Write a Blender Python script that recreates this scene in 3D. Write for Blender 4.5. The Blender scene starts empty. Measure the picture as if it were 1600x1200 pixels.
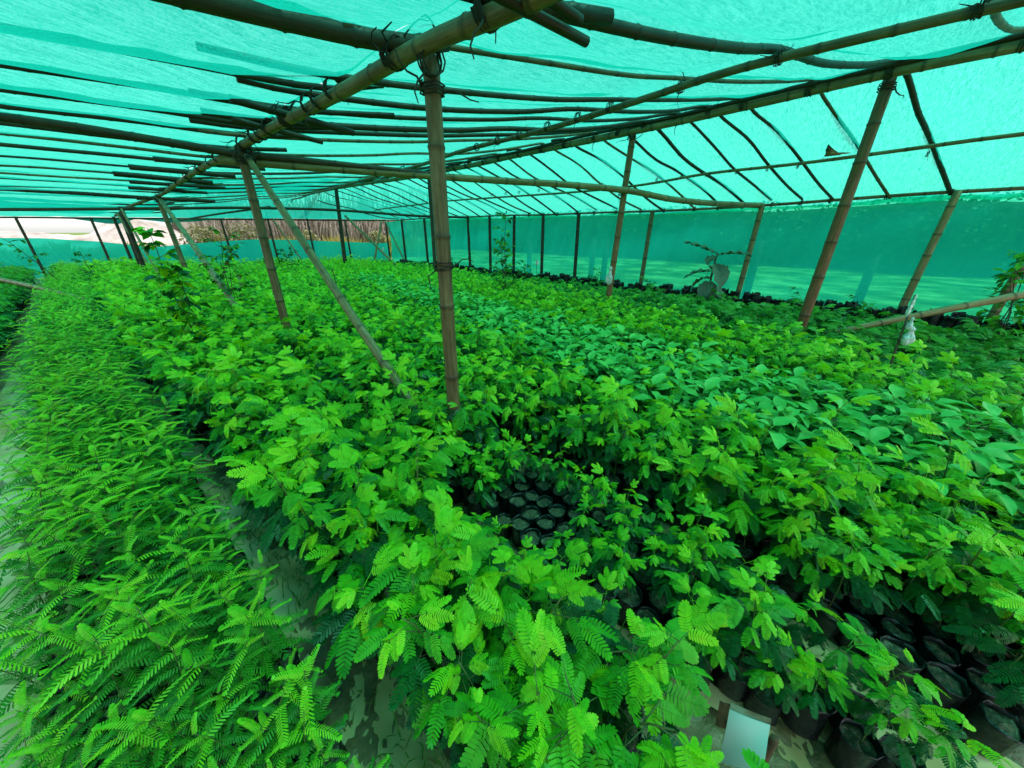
import bpy, math, random
import numpy as np
from mathutils import Vector, Matrix, Euler, Quaternion
R = math.radians
sc = bpy.context.scene
col = sc.collection
random.seed(7)
rng = np.random.default_rng(11)

# ------------------------------------------------------------------ camera, sky, sun, exposure
cam_data = bpy.data.cameras.new('camera')
cam = bpy.data.objects.new('camera', cam_data)
col.objects.link(cam)
cam.location = (0, 0, 1.5)
cam.rotation_euler = (R(90 - 24.095), 0, R(-46.5))
cam_data.sensor_width = 36
cam_data.lens = 12.075
cam_data.shift_x = 0.00625
cam_data.clip_start = 0.02
cam_data.clip_end = 1500
sc.camera = cam

world = bpy.data.worlds.new('World')
sc.world = world
world.use_nodes = True
wn, wl = world.node_tree.nodes, world.node_tree.links
wn.clear()
wout = wn.new('ShaderNodeOutputWorld')
wbg = wn.new('ShaderNodeBackground')
sky = wn.new('ShaderNodeTexSky')
sky.sky_type = 'NISHITA'
sky.sun_disc = False
sky.sun_elevation = R(64)
sky.sun_rotation = R(150)
sky.dust_density = 1.2
sky.air_density = 1.0
whs = wn.new('ShaderNodeHueSaturation')
whs.inputs['Saturation'].default_value = 0.3
wl.new(sky.outputs[0], whs.inputs['Color'])
wl.new(whs.outputs[0], wbg.inputs['Color'])
wbg.inputs['Strength'].default_value = 0.12
wl.new(wbg.outputs[0], wout.inputs[0])

sun_d = bpy.data.lights.new('sun', 'SUN')
sun_d.energy = 1.5
sun_d.angle = R(14)
sun_d.color = (1.0, 0.96, 0.88)
sun = bpy.data.objects.new('sun', sun_d)
col.objects.link(sun)
sdir = Vector((math.sin(R(150)) * math.cos(R(64)), math.cos(R(150)) * math.cos(R(64)), math.sin(R(64))))
sun.rotation_euler = sdir.to_track_quat('Z', 'Y').to_euler()
sun.location = (0, 0, 30)

sc.view_settings.view_transform = 'Standard'
sc.view_settings.look = 'None'
sc.view_settings.gamma = 1
sc.view_settings.use_curve_mapping = False
sc.view_settings.exposure = 1.5
sc.render.engine = 'CYCLES'
sc.cycles.max_bounces = 8
sc.cycles.diffuse_bounces = 3
sc.cycles.glossy_bounces = 2
sc.cycles.transmission_bounces = 3
sc.cycles.transparent_max_bounces = 10
sc.cycles.use_denoising = True

# ------------------------------------------------------------------ helpers
def tag(o, label=None, cat=None, group=None, kind=None):
    if label: o['label'] = label
    if cat: o['category'] = cat
    if group: o['group'] = group
    if kind: o['kind'] = kind
    return o

def empty(name, loc, rz=0.0):
    o = bpy.data.objects.new(name, None)
    o.empty_display_size = 0.1
    col.objects.link(o)
    o.location = loc
    o.rotation_euler = (0, 0, rz)
    return o

class MB:
    """vertex / face / material-index / uv collector"""
    def __init__(s): s.v = []; s.f = []; s.m = []; s.a = []; s.uv = None; s.n = 0
    def add(s, v, f, m=0, M=None, a=None):
        v = np.asarray(v, dtype=float)
        if M is not None:
            A = np.array(M); v = v @ A[:3, :3].T + A[:3, 3]
        s.v.append(v); k = s.n
        s.f.extend([tuple(i + k for i in q) for q in f])
        if isinstance(m, int): s.m.extend([m] * len(f))
        else: s.m.extend(m)
        s.a.append(np.zeros(len(v)) if a is None else np.asarray(a, float))
        s.n += len(v)
    def join(s, o, M=None, mat=None):
        if not o.n: return
        s.add(np.concatenate(o.v), o.f, o.m if mat is None else mat, M, np.concatenate(o.a))
    def mesh(s, name, mats, smooth=True):
        me = bpy.data.meshes.new(name)
        V = np.concatenate(s.v)
        me.from_pydata(V.tolist(), [], s.f)
        for m in mats: me.materials.append(m)
        if len(mats) > 1: me.polygons.foreach_set('material_index', s.m)
        if smooth: me.polygons.foreach_set('use_smooth', [True] * len(me.polygons))
        at = me.attributes.new('tone', 'FLOAT', 'POINT')
        at.data.foreach_set('value', np.concatenate(s.a))
        if s.uv is not None:
            uvl = me.uv_layers.new(name='UVMap')
            li = np.zeros(len(me.loops), dtype=np.int32); me.loops.foreach_get('vertex_index', li)
            uvl.data.foreach_set('uv', np.asarray(s.uv)[li].ravel())
        me.update()
        return me

def obj(name, me, parent=None, M=None, loc=None):
    o = bpy.data.objects.new(name, me)
    col.objects.link(o)
    if parent is not None: o.parent = parent
    if M is not None: o.matrix_local = M
    if loc is not None: o.location = loc
    return o

def nodemat(name):
    m = bpy.data.materials.new(name)
    m.use_nodes = True
    n = m.node_tree.nodes; l = m.node_tree.links
    n.clear()
    out = n.new('ShaderNodeOutputMaterial')
    return m, n, l, out

def ramp(n, stops):
    r = n.new('ShaderNodeValToRGB')
    e = r.color_ramp.elements
    e[0].position, e[0].color = stops[0][0], (*stops[0][1], 1)
    e[1].position, e[1].color = stops[-1][0], (*stops[-1][1], 1)
    for p, c in stops[1:-1]:
        x = e.new(p); x.color = (*c, 1)
    return r

def noise(n, l, scale, coord=None, detail=4, rough=0.55, vec=None):
    t = n.new('ShaderNodeTexNoise')
    t.inputs['Scale'].default_value = scale
    t.inputs['Detail'].default_value = detail
    t.inputs['Roughness'].default_value = rough
    if vec is not None: l.new(vec, t.inputs['Vector'])
    return t

def simple(name, stops, scale=8, rough=0.6, bump=0.0, bscale=60, spec=0.4, metallic=0.0, stretch=None):
    m, n, l, out = nodemat(name)
    p = n.new('ShaderNodeBsdfPrincipled')
    tc = n.new('ShaderNodeTexCoord')
    vec = tc.outputs['Object']
    if stretch:
        mp = n.new('ShaderNodeMapping'); mp.inputs['Scale'].default_value = stretch
        l.new(vec, mp.inputs['Vector']); vec = mp.outputs[0]
    t = noise(n, l, scale, vec=vec)
    r = ramp(n, stops)
    l.new(t.outputs['Fac'], r.inputs[0]); l.new(r.outputs[0], p.inputs['Base Color'])
    p.inputs['Roughness'].default_value = rough
    p.inputs['Specular IOR Level'].default_value = spec
    p.inputs['Metallic'].default_value = metallic
    if bump:
        b = n.new('ShaderNodeBump'); b.inputs['Strength'].default_value = bump; b.inputs['Distance'].default_value = 0.01
        t2 = noise(n, l, bscale, vec=vec); l.new(t2.outputs['Fac'], b.inputs['Height']); l.new(b.outputs[0], p.inputs['Normal'])
    l.new(p.outputs[0], out.inputs[0])
    return m

def leafmat(name, c1, c2, rough=0.42, transl=0.35, tcol=None, spec=0.35):
    m, n, l, out = nodemat(name)
    oi = n.new('ShaderNodeObjectInfo')
    tc = n.new('ShaderNodeTexCoord')
    t = noise(n, l, 22, vec=tc.outputs['Object'], detail=4)
    ad = n.new('ShaderNodeMath'); ad.operation = 'MULTIPLY_ADD'
    l.new(oi.outputs['Random'], ad.inputs[0]); ad.inputs[1].default_value = 0.65
    sb = n.new('ShaderNodeMath'); sb.operation = 'MULTIPLY_ADD'; sb.inputs[1].default_value = 1.1; sb.inputs[2].default_value = -0.36
    l.new(t.outputs['Fac'], sb.inputs[0]); l.new(sb.outputs[0], ad.inputs[2])
    r = ramp(n, [(0.05, c1), (0.80, c2), (0.98, tuple(min(.8, a * b_) for a, b_ in zip(c2, (1.35, .98, 1.2))))])
    l.new(ad.outputs[0], r.inputs[0])
    p = n.new('ShaderNodeBsdfPrincipled')
    l.new(r.outputs[0], p.inputs['Base Color'])
    p.inputs['Roughness'].default_value = rough
    p.inputs['Specular IOR Level'].default_value = spec
    tr = n.new('ShaderNodeBsdfTranslucent')
    g = n.new('ShaderNodeMix'); g.data_type = 'RGBA'; g.blend_type = 'MULTIPLY'; g.inputs['Factor'].default_value = 1
    l.new(r.outputs[0], g.inputs['A']); g.inputs['B'].default_value = (*(tcol or (1.3, 1.25, 0.6)), 1)
    l.new(g.outputs['Result'], tr.inputs['Color'])
    mx = n.new('ShaderNodeMixShader'); mx.inputs[0].default_value = transl
    l.new(p.outputs[0], mx.inputs[1]); l.new(tr.outputs[0], mx.inputs[2])
    l.new(mx.outputs[0], out.inputs[0])
    return m

def netmat(name, tint, cloth, hole_lo, hole_hi, dif=0.3, stretch=(3, 26, 8), rough_scale=1.0):
    """woven shade net: holes let tinted light straight through, threads glow and scatter"""
    m, n, l, out = nodemat(name)
    tc = n.new('ShaderNodeTexCoord')
    mp = n.new('ShaderNodeMapping'); mp.inputs['Scale'].default_value = stretch
    mp.inputs['Rotation'].default_value = (0, 0, R(22))
    l.new(tc.outputs['Object'], mp.inputs['Vector'])
    t = noise(n, l, 3.0 * rough_scale, vec=mp.outputs[0], detail=6, rough=0.7)
    t2 = noise(n, l, 95.0, vec=tc.outputs['Object'], detail=2)
    av = n.new('ShaderNodeMix'); av.inputs['Factor'].default_value = 0.42
    l.new(t.outputs['Fac'], av.inputs['A']); l.new(t2.outputs['Fac'], av.inputs['B'])
    lw = n.new('ShaderNodeLayerWeight'); lw.inputs['Blend'].default_value = 0.35
    mr = n.new('ShaderNodeMapRange')
    mr.inputs['From Min'].default_value = 0.38; mr.inputs['From Max'].default_value = 0.62
    mr.inputs['To Min'].default_value = hole_lo; mr.inputs['To Max'].default_value = hole_hi
    l.new(av.outputs['Result'], mr.inputs['Value'])
    om = n.new('ShaderNodeMath'); om.operation = 'MULTIPLY_ADD'; om.inputs[1].default_value = -0.5; om.inputs[2].default_value = 1.0
    l.new(lw.outputs['Facing'], om.inputs[0])
    mu = n.new('ShaderNodeMath'); mu.operation = 'MULTIPLY'; mu.use_clamp = True
    l.new(mr.outputs[0], mu.inputs[0]); l.new(om.outputs[0], mu.inputs[1])
    tp = n.new('ShaderNodeBsdfTransparent'); tp.inputs['Color'].default_value = (*tint, 1)
    tr = n.new('ShaderNodeBsdfTranslucent'); df = n.new('ShaderNodeBsdfDiffuse')
    r = ramp(n, [(0.3, tuple(c * 0.72 for c in cloth)), (0.7, cloth)])
    l.new(t.outputs['Fac'], r.inputs[0])
    l.new(r.outputs[0], tr.inputs['Color']); l.new(r.outputs[0], df.inputs['Color'])
    m1 = n.new('ShaderNodeMixShader'); m1.inputs[0].default_value = dif
    l.new(tr.outputs[0], m1.inputs[1]); l.new(df.outputs[0], m1.inputs[2])
    m2 = n.new('ShaderNodeMixShader')
    l.new(mu.outputs[0], m2.inputs[0]); l.new(m1.outputs[0], m2.inputs[1]); l.new(tp.outputs[0], m2.inputs[2])
    l.new(m2.outputs[0], out.inputs[0])
    return m

def bamboomat(name, stops, rough=0.5):
    m, n, l, out = nodemat(name)
    uv = n.new('ShaderNodeUVMap'); uv.uv_map = 'UVMap'
    mp = n.new('ShaderNodeMapping'); mp.inputs['Scale'].default_value = (60, 2.2, 1)
    l.new(uv.outputs[0], mp.inputs['Vector'])
    t = noise(n, l, 1.0, vec=mp.outputs[0], detail=5, rough=0.65)
    mp2 = n.new('ShaderNodeMapping'); mp2.inputs['Scale'].default_value = (9, 3.0, 1)
    l.new(uv.outputs[0], mp2.inputs['Vector'])
    t2 = noise(n, l, 1.3, vec=mp2.outputs[0], detail=5, rough=0.7)
    av = n.new('ShaderNodeMix'); av.inputs['Factor'].default_value = 0.5
    l.new(t.outputs['Fac'], av.inputs['A']); l.new(t2.outputs['Fac'], av.inputs['B'])
    r = ramp(n, stops); l.new(av.outputs['Result'], r.inputs[0])
    at = n.new('ShaderNodeAttribute'); at.attribute_name = 'tone'
    mx = n.new('ShaderNodeMix'); mx.data_type = 'RGBA'; l.new(at.outputs['Fac'], mx.inputs['Factor'])
    l.new(r.outputs[0], mx.inputs['A']); mx.inputs['B'].default_value = (0.035, 0.026, 0.018, 1)
    oi = n.new('ShaderNodeObjectInfo')
    hs = n.new('ShaderNodeHueSaturation')
    mr = n.new('ShaderNodeMapRange'); mr.inputs['To Min'].default_value = 0.5; mr.inputs['To Max'].default_value = 0.98
    l.new(oi.outputs['Random'], mr.inputs['Value']); l.new(mr.outputs[0], hs.inputs['Value'])
    l.new(mx.outputs['Result'], hs.inputs['Color'])
    p = n.new('ShaderNodeBsdfPrincipled')
    l.new(hs.outputs[0], p.inputs['Base Color']); p.inputs['Roughness'].default_value = rough
    p.inputs['Specular IOR Level'].default_value = 0.35
    b = n.new('ShaderNodeBump'); b.inputs['Strength'].default_value = 0.35; b.inputs['Distance'].default_value = 0.004
    l.new(t.outputs['Fac'], b.inputs['Height']); l.new(b.outputs[0], p.inputs['Normal'])
    l.new(p.outputs[0], out.inputs[0])
    return m

# ------------------------------------------------------------------ materials
M_NET = netmat('turquoise_shade_net', (0.18, 0.84, 0.63), (0.005, 0.44, 0.32), 0.10, 0.72, dif=0.2)
M_WALLNET = netmat('green_wall_net', (0.08, 0.80, 0.50), (0.006, 0.60, 0.42), 0.40, 0.54, dif=0.3, stretch=(4, 4, 14))
M_ENDNET = netmat('green_end_net', (0.06, 0.80, 0.58), (0.010, 0.80, 0.60), 0.24, 0.36, dif=0.2, stretch=(6, 6, 9))
M_FLAP = netmat('dark_net_flap', (0.02, 0.42, 0.34), (0.008, 0.24, 0.19), 0.12, 0.3, dif=0.4, stretch=(6, 6, 9))
M_BAM = bamboomat('weathered_bamboo', [(0.30, (0.045, 0.024, 0.012)), (0.45, (0.15, 0.085, 0.04)), (0.58, (0.26, 0.165, 0.08)), (0.72, (0.40, 0.28, 0.15))])
M_BAMG = bamboomat('greenish_bamboo', [(0.30, (0.08, 0.055, 0.026)), (0.5, (0.27, 0.20, 0.09)), (0.72, (0.52, 0.42, 0.22))])
M_BAMD = bamboomat('backlit_dark_bamboo', [(0.30, (0.018, 0.013, 0.009)), (0.5, (0.05, 0.031, 0.018)), (0.72, (0.12, 0.08, 0.045))])  # dark base colour paints the backlit silhouette look of rafters and far poles
M_BAMR = bamboomat('reddish_bamboo', [(0.30, (0.06, 0.024, 0.012)), (0.5, (0.23, 0.095, 0.04)), (0.72, (0.38, 0.21, 0.10))])
M_TIE = simple('tie_rope', [(0.3, (0.012, 0.010, 0.009)), (0.7, (0.05, 0.04, 0.03))], 40, 0.8)
M_BAG = simple('black_poly_bag', [(0.3, (0.006, 0.007, 0.008)), (0.7, (0.018, 0.02, 0.021))], 30, 0.34, 0.5, 45, 0.5)
M_SOIL = simple('wet_potting_soil', [(0.3, (0.05, 0.034, 0.02)), (0.55, (0.15, 0.11, 0.068)), (0.75, (0.30, 0.25, 0.17))], 55, 0.7, 0.8, 120, 0.3)
M_STEM = leafmat('green_stem', (0.05, 0.10, 0.02), (0.13, 0.16, 0.05), 0.5, 0.1)
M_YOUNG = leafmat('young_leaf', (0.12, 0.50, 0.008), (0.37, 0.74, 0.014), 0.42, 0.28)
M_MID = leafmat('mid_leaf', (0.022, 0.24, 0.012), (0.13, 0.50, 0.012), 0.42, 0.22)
M_OLDSHADE = leafmat('old_shaded_leaf', (0.003, 0.04, 0.009), (0.012, 0.13, 0.016), 0.36, 0.14)  # older lower leaves, darkened further so the colour carries shade between plants
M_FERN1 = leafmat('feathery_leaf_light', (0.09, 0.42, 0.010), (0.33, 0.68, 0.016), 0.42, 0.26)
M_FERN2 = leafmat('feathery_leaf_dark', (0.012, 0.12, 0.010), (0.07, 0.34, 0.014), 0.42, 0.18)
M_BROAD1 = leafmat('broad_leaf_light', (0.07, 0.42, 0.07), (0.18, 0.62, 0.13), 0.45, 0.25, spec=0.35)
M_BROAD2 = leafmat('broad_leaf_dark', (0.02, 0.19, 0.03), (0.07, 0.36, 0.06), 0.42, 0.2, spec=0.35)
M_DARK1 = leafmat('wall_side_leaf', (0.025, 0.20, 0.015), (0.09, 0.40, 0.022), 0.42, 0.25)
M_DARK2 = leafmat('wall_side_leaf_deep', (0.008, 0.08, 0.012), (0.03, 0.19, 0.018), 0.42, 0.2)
M_BIG = leafmat('big_grey_green_leaf', (0.07, 0.12, 0.085), (0.13, 0.20, 0.14), 0.45, 0.12, spec=0.3)
M_RED = leafmat('reddish_shrub_leaf', (0.05, 0.16, 0.02), (0.17, 0.14, 0.03), 0.4, 0.3)
M_TWIG = simple('twig_bark', [(0.3, (0.03, 0.022, 0.014)), (0.7, (0.10, 0.08, 0.05))], 30, 0.8)
M_WHITE = simple('white_plastic', [(0.3, (0.40, 0.45, 0.46)), (0.7, (0.66, 0.70, 0.72))], 14, 0.3, 0.5, 30, 0.5)
M_PAPER = simple('white_label_sheet', [(0.3, (0.74, 0.80, 0.84)), (0.7, (0.82, 0.85, 0.88))], 5, 0.35)
M_RUST = simple('rusty_stake', [(0.3, (0.06, 0.022, 0.012)), (0.7, (0.20, 0.085, 0.045))], 30, 0.8, 0.5)
M_FILM = simple('muddy_film_edge', [(0.35, (0.20, 0.12, 0.07)), (0.65, (0.42, 0.38, 0.30))], 30, 0.4)

# ------------------------------------------------------------------ ground, path water, lawn
def sheet(name, pts, z, mat, kind='structure'):
    b = MB(); b.add([(x, y, z) for x, y in pts], [tuple(range(len(pts)))])
    o = obj(name, b.mesh(name, [mat], False)); tag(o, kind=kind); return o

M_LAWN = simple('lawn', [(0.36, (0.03, 0.085, 0.014)), (0.5, (0.11, 0.19, 0.035)), (0.64, (0.36, 0.40, 0.15))], 0.9, 0.9, 0.8, 12, 0.1)
M_MUD = simple('wet_mud', [(0.3, (0.09, 0.045, 0.02)), (0.5, (0.22, 0.125, 0.06)), (0.7, (0.38, 0.24, 0.125))], 5, 0.42, 0.9, 26, 0.5)
lawn = sheet('lawn', [(-300, -300), (300, -300), (300, 400), (-300, 400)], -0.004, M_LAWN)

def Yend(x): return 14.5 - 0.5 * (x - 7.97)
def ground_mesh():
    xs = np.concatenate([np.linspace(-5.2, -1.2, 40), np.linspace(-1.2, 1.9, 210)[1:], np.linspace(1.9, 8.05, 60)[1:]])
    ys = np.concatenate([np.linspace(-4.5, -1.2, 24), np.linspace(-1.2, 3.4, 290)[1:], np.linspace(3.4, 21.5, 120)[1:]])
    nx, ny = len(xs), len(ys)
    X, Y = np.meshgrid(xs, ys)
    Z = 0.012 + 0.004 * np.sin(X * 9.1 + 1.7 * np.sin(Y * 3)) + 0.0035 * np.sin(Y * 7.3 + 2.1 * np.sin(X * 4)) + 0.005 * np.sin(X * 33 + 2.4 * np.sin(Y * 11)) * np.sin(Y * 23 + 2 * np.sin(X * 19)) + rng.normal(0, 0.0022, X.shape)
    V = np.stack([X, Y, Z], -1).reshape(-1, 3)
    F = [(j * nx + i, j * nx + i + 1, (j + 1) * nx + i + 1, (j + 1) * nx + i) for j in range(ny - 1) for i in range(nx - 1)]
    b = MB(); b.add(V, F); return b.mesh('nursery_ground', [M_MUD])
g = obj('ground', ground_mesh()); tag(g, kind='structure')

def watermat():
    m, n, l, out = nodemat('muddy_water')
    p = n.new('ShaderNodeBsdfPrincipled'); tc = n.new('ShaderNodeTexCoord')
    t = noise(n, l, 3.5, vec=tc.outputs['Object'], detail=5)
    r = ramp(n, [(0.3, (0.50, 0.30, 0.13)), (0.55, (0.70, 0.48, 0.25)), (0.75, (0.80, 0.60, 0.36))])
    l.new(t.outputs['Fac'], r.inputs[0]); l.new(r.outputs[0], p.inputs['Base Color'])
    p.inputs['Roughness'].default_value = 0.16; p.inputs['Specular IOR Level'].default_value = 0.35
    b = n.new('ShaderNodeBump'); b.inputs['Strength'].default_value = 0.10; b.inputs['Distance'].default_value = 0.02
    t2 = noise(n, l, 16, vec=tc.outputs['Object'], detail=2); l.new(t2.outputs['Fac'], b.inputs['Height']); l.new(b.outputs[0], p.inputs['Normal'])
    l.new(p.outputs[0], out.inputs[0]); return m
M_WATER = watermat()
def ribbon(name, ctr, z, mat):
    """irregular water strip: ctr = (x, y, half width)"""
    L, Rr = [], []
    P = np.array(ctr, float); ts = np.linspace(0, len(P) - 1, len(P) * 8)
    for t in ts:
        x = np.interp(t, range(len(P)), P[:, 0]); y = np.interp(t, range(len(P)), P[:, 1]); w = np.interp(t, range(len(P)), P[:, 2])
        w *= 1 + 0.22 * math.sin(t * 5.1 + x * 3) + 0.12 * math.sin(t * 11.7)
        L.append((x - w, y, z)); Rr.append((x + w * (1 + 0.15 * math.sin(t * 7.7)), y, z))
    n_ = len(L); b = MB()
    b.add(L + Rr, [(i, n_ + i, n_ + i + 1, i + 1) for i in range(n_ - 1)])
    o = obj(name, b.mesh(name, [mat], False)); tag(o, kind='structure'); return o
ribbon('path_water', [(1.12, -1.6, .16), (1.25, -.75, .15), (1.36, -.4, .1), (1.55, -.05, .09), (1.60, .6, .07), (1.58, 1.3, .09), (1.55, 2.2, .08), (1.5, 4, .06)], 0.0175, M_WATER)
ribbon('path_water', [(-.78, -1, .26), (-.78, .4, .28), (-.82, 1.5, .24), (-.86, 2.4, .2), (-1.0, 4, .15), (-1.15, 7, .1)], 0.0175, M_WATER)
ribbon('path_water', [(.24, -.6, .2), (.18, .2, .2), (.12, .55, .18), (.10, 1.0, .16), (.1, 1.4, .16), (.09, 1.9, .14), (.03, 2.6, .14), (-.03, 3.2, .14)], 0.0145, M_WATER)
ribbon('path_water', [(1.0, -.7, .09), (1.02, -.3, .06), (.93, .1, .05), (.90, .4, .05), (.9, 1.0, .04)], 0.0175, M_WATER)

# ------------------------------------------------------------------ bamboo frame
def catmull(P, n):
    P = [np.array(p, float) for p in P]
    if len(P) == 2:
        return [P[0] + (P[1] - P[0]) * t for t in np.linspace(0, 1, n)]
    Q = [2 * P[0] - P[1]] + P + [2 * P[-1] - P[-2]]
    out = []
    for t in np.linspace(0, len(P) - 1 - 1e-6, n):
        i = int(t); u = t - i
        a, b_, c_, d_ = Q[i:i + 4]
        out.append(0.5 * ((2 * b_) + (-a + c_) * u + (2 * a - 5 * b_ + 4 * c_ - d_) * u * u + (-a + 3 * b_ - 3 * c_ + d_) * u ** 3))
    return out

def bamboo_mesh(name, pts, r0, r1, mat, sides=9, node=0.32, wob=0.0, seed=0, hollow=True):
    rn = random.Random(seed)
    base = catmull(pts, max(3, int(3 + 4 * (len(pts) - 1))))
    seg = [np.linalg.norm(base[i + 1] - base[i]) for i in range(len(base) - 1)]
    S = np.concatenate([[0], np.cumsum(seg)]); L = S[-1]
    B = np.array(base)
    stations = [(0.0, 1.0, 0)]
    s = rn.uniform(.1, node)
    while s < L - .03:
        for ds, k, nd in ((-.022, 1.0, 0), (-.008, 1.05, .5), (0, 1.13, 1), (.009, 1.03, .6), (.03, .985, 0)):
            if 0 < s + ds < L: stations.append((s + ds, k, nd))
        s += node * rn.uniform(.8, 1.2)
    m = 0
    for q in np.arange(.15, L, .16): stations.append((q, 1.0, 0))
    stations.append((L, 1.0, 0)); stations.sort()
    st = [stations[0]]
    for x in stations[1:]:
        if x[0] - st[-1][0] > .004: st.append(x)
    V, F, UV, A = [], [], [], []
    up = None
    wx, wy = rn.uniform(0, 6), rn.uniform(0, 6)
    for i, (s, k, nd) in enumerate(st):
        p = np.array([np.interp(s, S, B[:, j]) for j in range(3)])
        e = .02
        p2 = np.array([np.interp(min(s + e, L), S, B[:, j]) for j in range(3)]); p1 = np.array([np.interp(max(s - e, 0), S, B[:, j]) for j in range(3)])
        t = (p2 - p1) / (np.linalg.norm(p2 - p1) + 1e-9)
        if up is None:
            up = np.cross(t, [0.3, 0.5, 0.8]); up /= np.linalg.norm(up)
        up = up - t * up.dot(t); up /= np.linalg.norm(up)
        sd = np.cross(t, up)
        if wob: p = p + wob * (up * math.sin(s * 2.3 + wx) + sd * math.sin(s * 1.7 + wy))
        r = (r0 + (r1 - r0) * s / L) * k
        for a in range(sides):
            th = 2 * math.pi * a / sides
            V.append(p + r * (math.cos(th) * up + math.sin(th) * sd)); UV.append((a / sides * 2 * math.pi * r0, s)); A.append(nd * .75)
    n_ = len(st)
    for i in range(n_ - 1):
        for a in range(sides):
            b_ = (a + 1) % sides
            F.append((i * sides + a, i * sides + b_, (i + 1) * sides + b_, (i + 1) * sides + a))
    # cut ends: rim and dark hollow
    for end, i0 in ((0, 0), (1, (n_ - 1) * sides)):
        c = sum(V[i0:i0 + sides]) / sides
        dirv = (B[1] - B[0]) if end == 0 else (B[-2] - B[-1])
        dirv = dirv / np.linalg.norm(dirv)
        k0 = len(V)
        for a in range(sides): V.append(c + (V[i0 + a] - c) * .7); UV.append(UV[i0 + a]); A.append(.2)
        for a in range(sides): V.append(c + (V[i0 + a] - c) * .62 + dirv * .03); UV.append(UV[i0 + a]); A.append(1)
        for a in range(sides):
            b_ = (a + 1) % sides
            q1 = (i0 + a, k0 + a, k0 + b_, i0 + b_); q2 = (k0 + a, k0 + sides + a, k0 + sides + b_, k0 + b_)
            F.append(q1 if end == 0 else q1[::-1]); F.append(q2 if end == 0 else q2[::-1])
        cap = tuple(k0 + sides + a for a in range(sides))
        F.append(cap if end else cap[::-1])
    b = MB(); b.add(V, F, 0, None, A); b.uv = UV
    return b.mesh(name, [mat])

frame = empty('bamboo_shed_frame', (1.1, 1.5, 0))
tag(frame, 'bamboo frame of posts, beams and bent rafters tied with rope, carrying the green net', 'shed frame')
FR = Vector((1.1, 1.5, 0))
seedc = [100]
def pole(name, pts, r0, r1=None, mat=None, parent=None, sides=9, node=.32, wob=.0, label=None):
    seedc[0] += 1
    par = frame if parent is None else parent
    me = bamboo_mesh(name, [np.array(p) - np.array(FR if par == frame else (0, 0, 0)) for p in pts], r0, r1 or r0 * .85, mat or M_BAM, sides, node, wob, seedc[0])
    o = obj(name, me, par)
    if label: o['label'] = label
    return o

def tube(b, pts, r, sides=5, mat=0):
    P = [np.array(p, float) for p in pts]; V, F = [], []
    up = None
    for i, p in enumerate(P):
        t = P[min(i + 1, len(P) - 1)] - P[max(i - 1, 0)]; t = t / (np.linalg.norm(t) + 1e-9)
        if up is None:
            up = np.cross(t, [.31, .52, .79]); up /= np.linalg.norm(up) + 1e-9
        up = up - t * up.dot(t); up /= np.linalg.norm(up) + 1e-9; sd = np.cross(t, up)
        rr = r[i] if hasattr(r, '__len__') else r
        for a in range(sides):
            th = 2 * math.pi * a / sides; V.append(p + rr * (math.cos(th) * up + math.sin(th) * sd))
    for i in range(len(P) - 1):
        for a in range(sides):
            c_ = (a + 1) % sides; F.append((i * sides + a, i * sides + c_, (i + 1) * sides + c_, (i + 1) * sides + a))
    F.append(tuple(range(sides))[::-1]); k = (len(P) - 1) * sides; F.append(tuple(k + a for a in range(sides)))
    b.add(V, F, mat)

def lash_mesh(seed):
    rn = random.Random(seed); b = MB(); pts = []
    turns = 4
    for i in range(turns * 10 + 1):
        th = 2 * math.pi * i / 10
        pts.append((math.cos(th) * 1.12 * (1 + rn.uniform(-.05, .1)), math.sin(th) * 1.12 * (1 + rn.uniform(-.05, .1)), (i / (turns * 10) - .5) * 1.1 + rn.uniform(-.12, .12)))
    tube(b, pts, .085, 5)
    for k in range(2):
        th = rn.uniform(0, 6.28); p = np.array((math.cos(th) * 1.1, math.sin(th) * 1.1, rn.uniform(-.4, .4))); q = [p]
        d = np.array((math.cos(th), math.sin(th), rn.uniform(-1, 1)))
        for s in range(4):
            d = d + np.array([rn.uniform(-.7, .7) for _ in range(3)]); d /= np.linalg.norm(d); q.append(q[-1] + d * .9)
        tube(b, q, [.11, .1, .09, .07, .05], 4)
    return b.mesh('lashing', [M_TIE])
LASH = [lash_mesh(k) for k in range(5)]
def lash(host, p, d, r):
    """rope lashing round a pole at world point p along direction d"""
    q = Vector(d).to_track_quat('Z', 'Y')
    M = Matrix.Translation(Vector(p) - FR) @ q.to_matrix().to_4x4() @ Matrix.Diagonal((r, r, r, 1))
    return obj('lashing', random.choice(LASH), host, M)

# roof height field -------------------------------------------------
def zmb(Y): return np.interp(Y, [-4, .87, 1.5, 4.4, 7.2, 11.6, 13.3, 15, 18], [2.10, 2.14, 2.185, 2.215, 2.24, 2.2, 2.06, 2.0, 1.92])
def xmb(Y): return np.interp(Y, [-4, .87, 4.4, 7.2, 11.6, 13.3, 15, 17.6], [1.12, 1.10, 1.08, 1.06, .98, .55, .42, .28])
def xrb(Y): return np.interp(Y, [-4, 0, 2.9, 8.4, 13, 16], [5.75, 5.75, 5.68, 5.95, 5.5, 5.4])
def zrb(Y): return np.interp(Y, [-4, 0, 2.9, 8.4, 13, 16], [2.93, 2.92, 2.82, 2.80, 2.76, 2.72])
def xpl(Y): return np.interp(Y, [-4, -1, .7, 1.6, 3, 4.6, 6, 12, 16], [3.35, 3.25, 3.18, 3.3, 3.48, 3.65, 3.83, 4.4, 4.8])
def zwl(Y): return np.interp(Y, [-4, -1, 1.4, 3.3, 10.5, 15], [2.02, 1.98, 1.90, 1.87, 1.90, 1.86])
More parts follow.
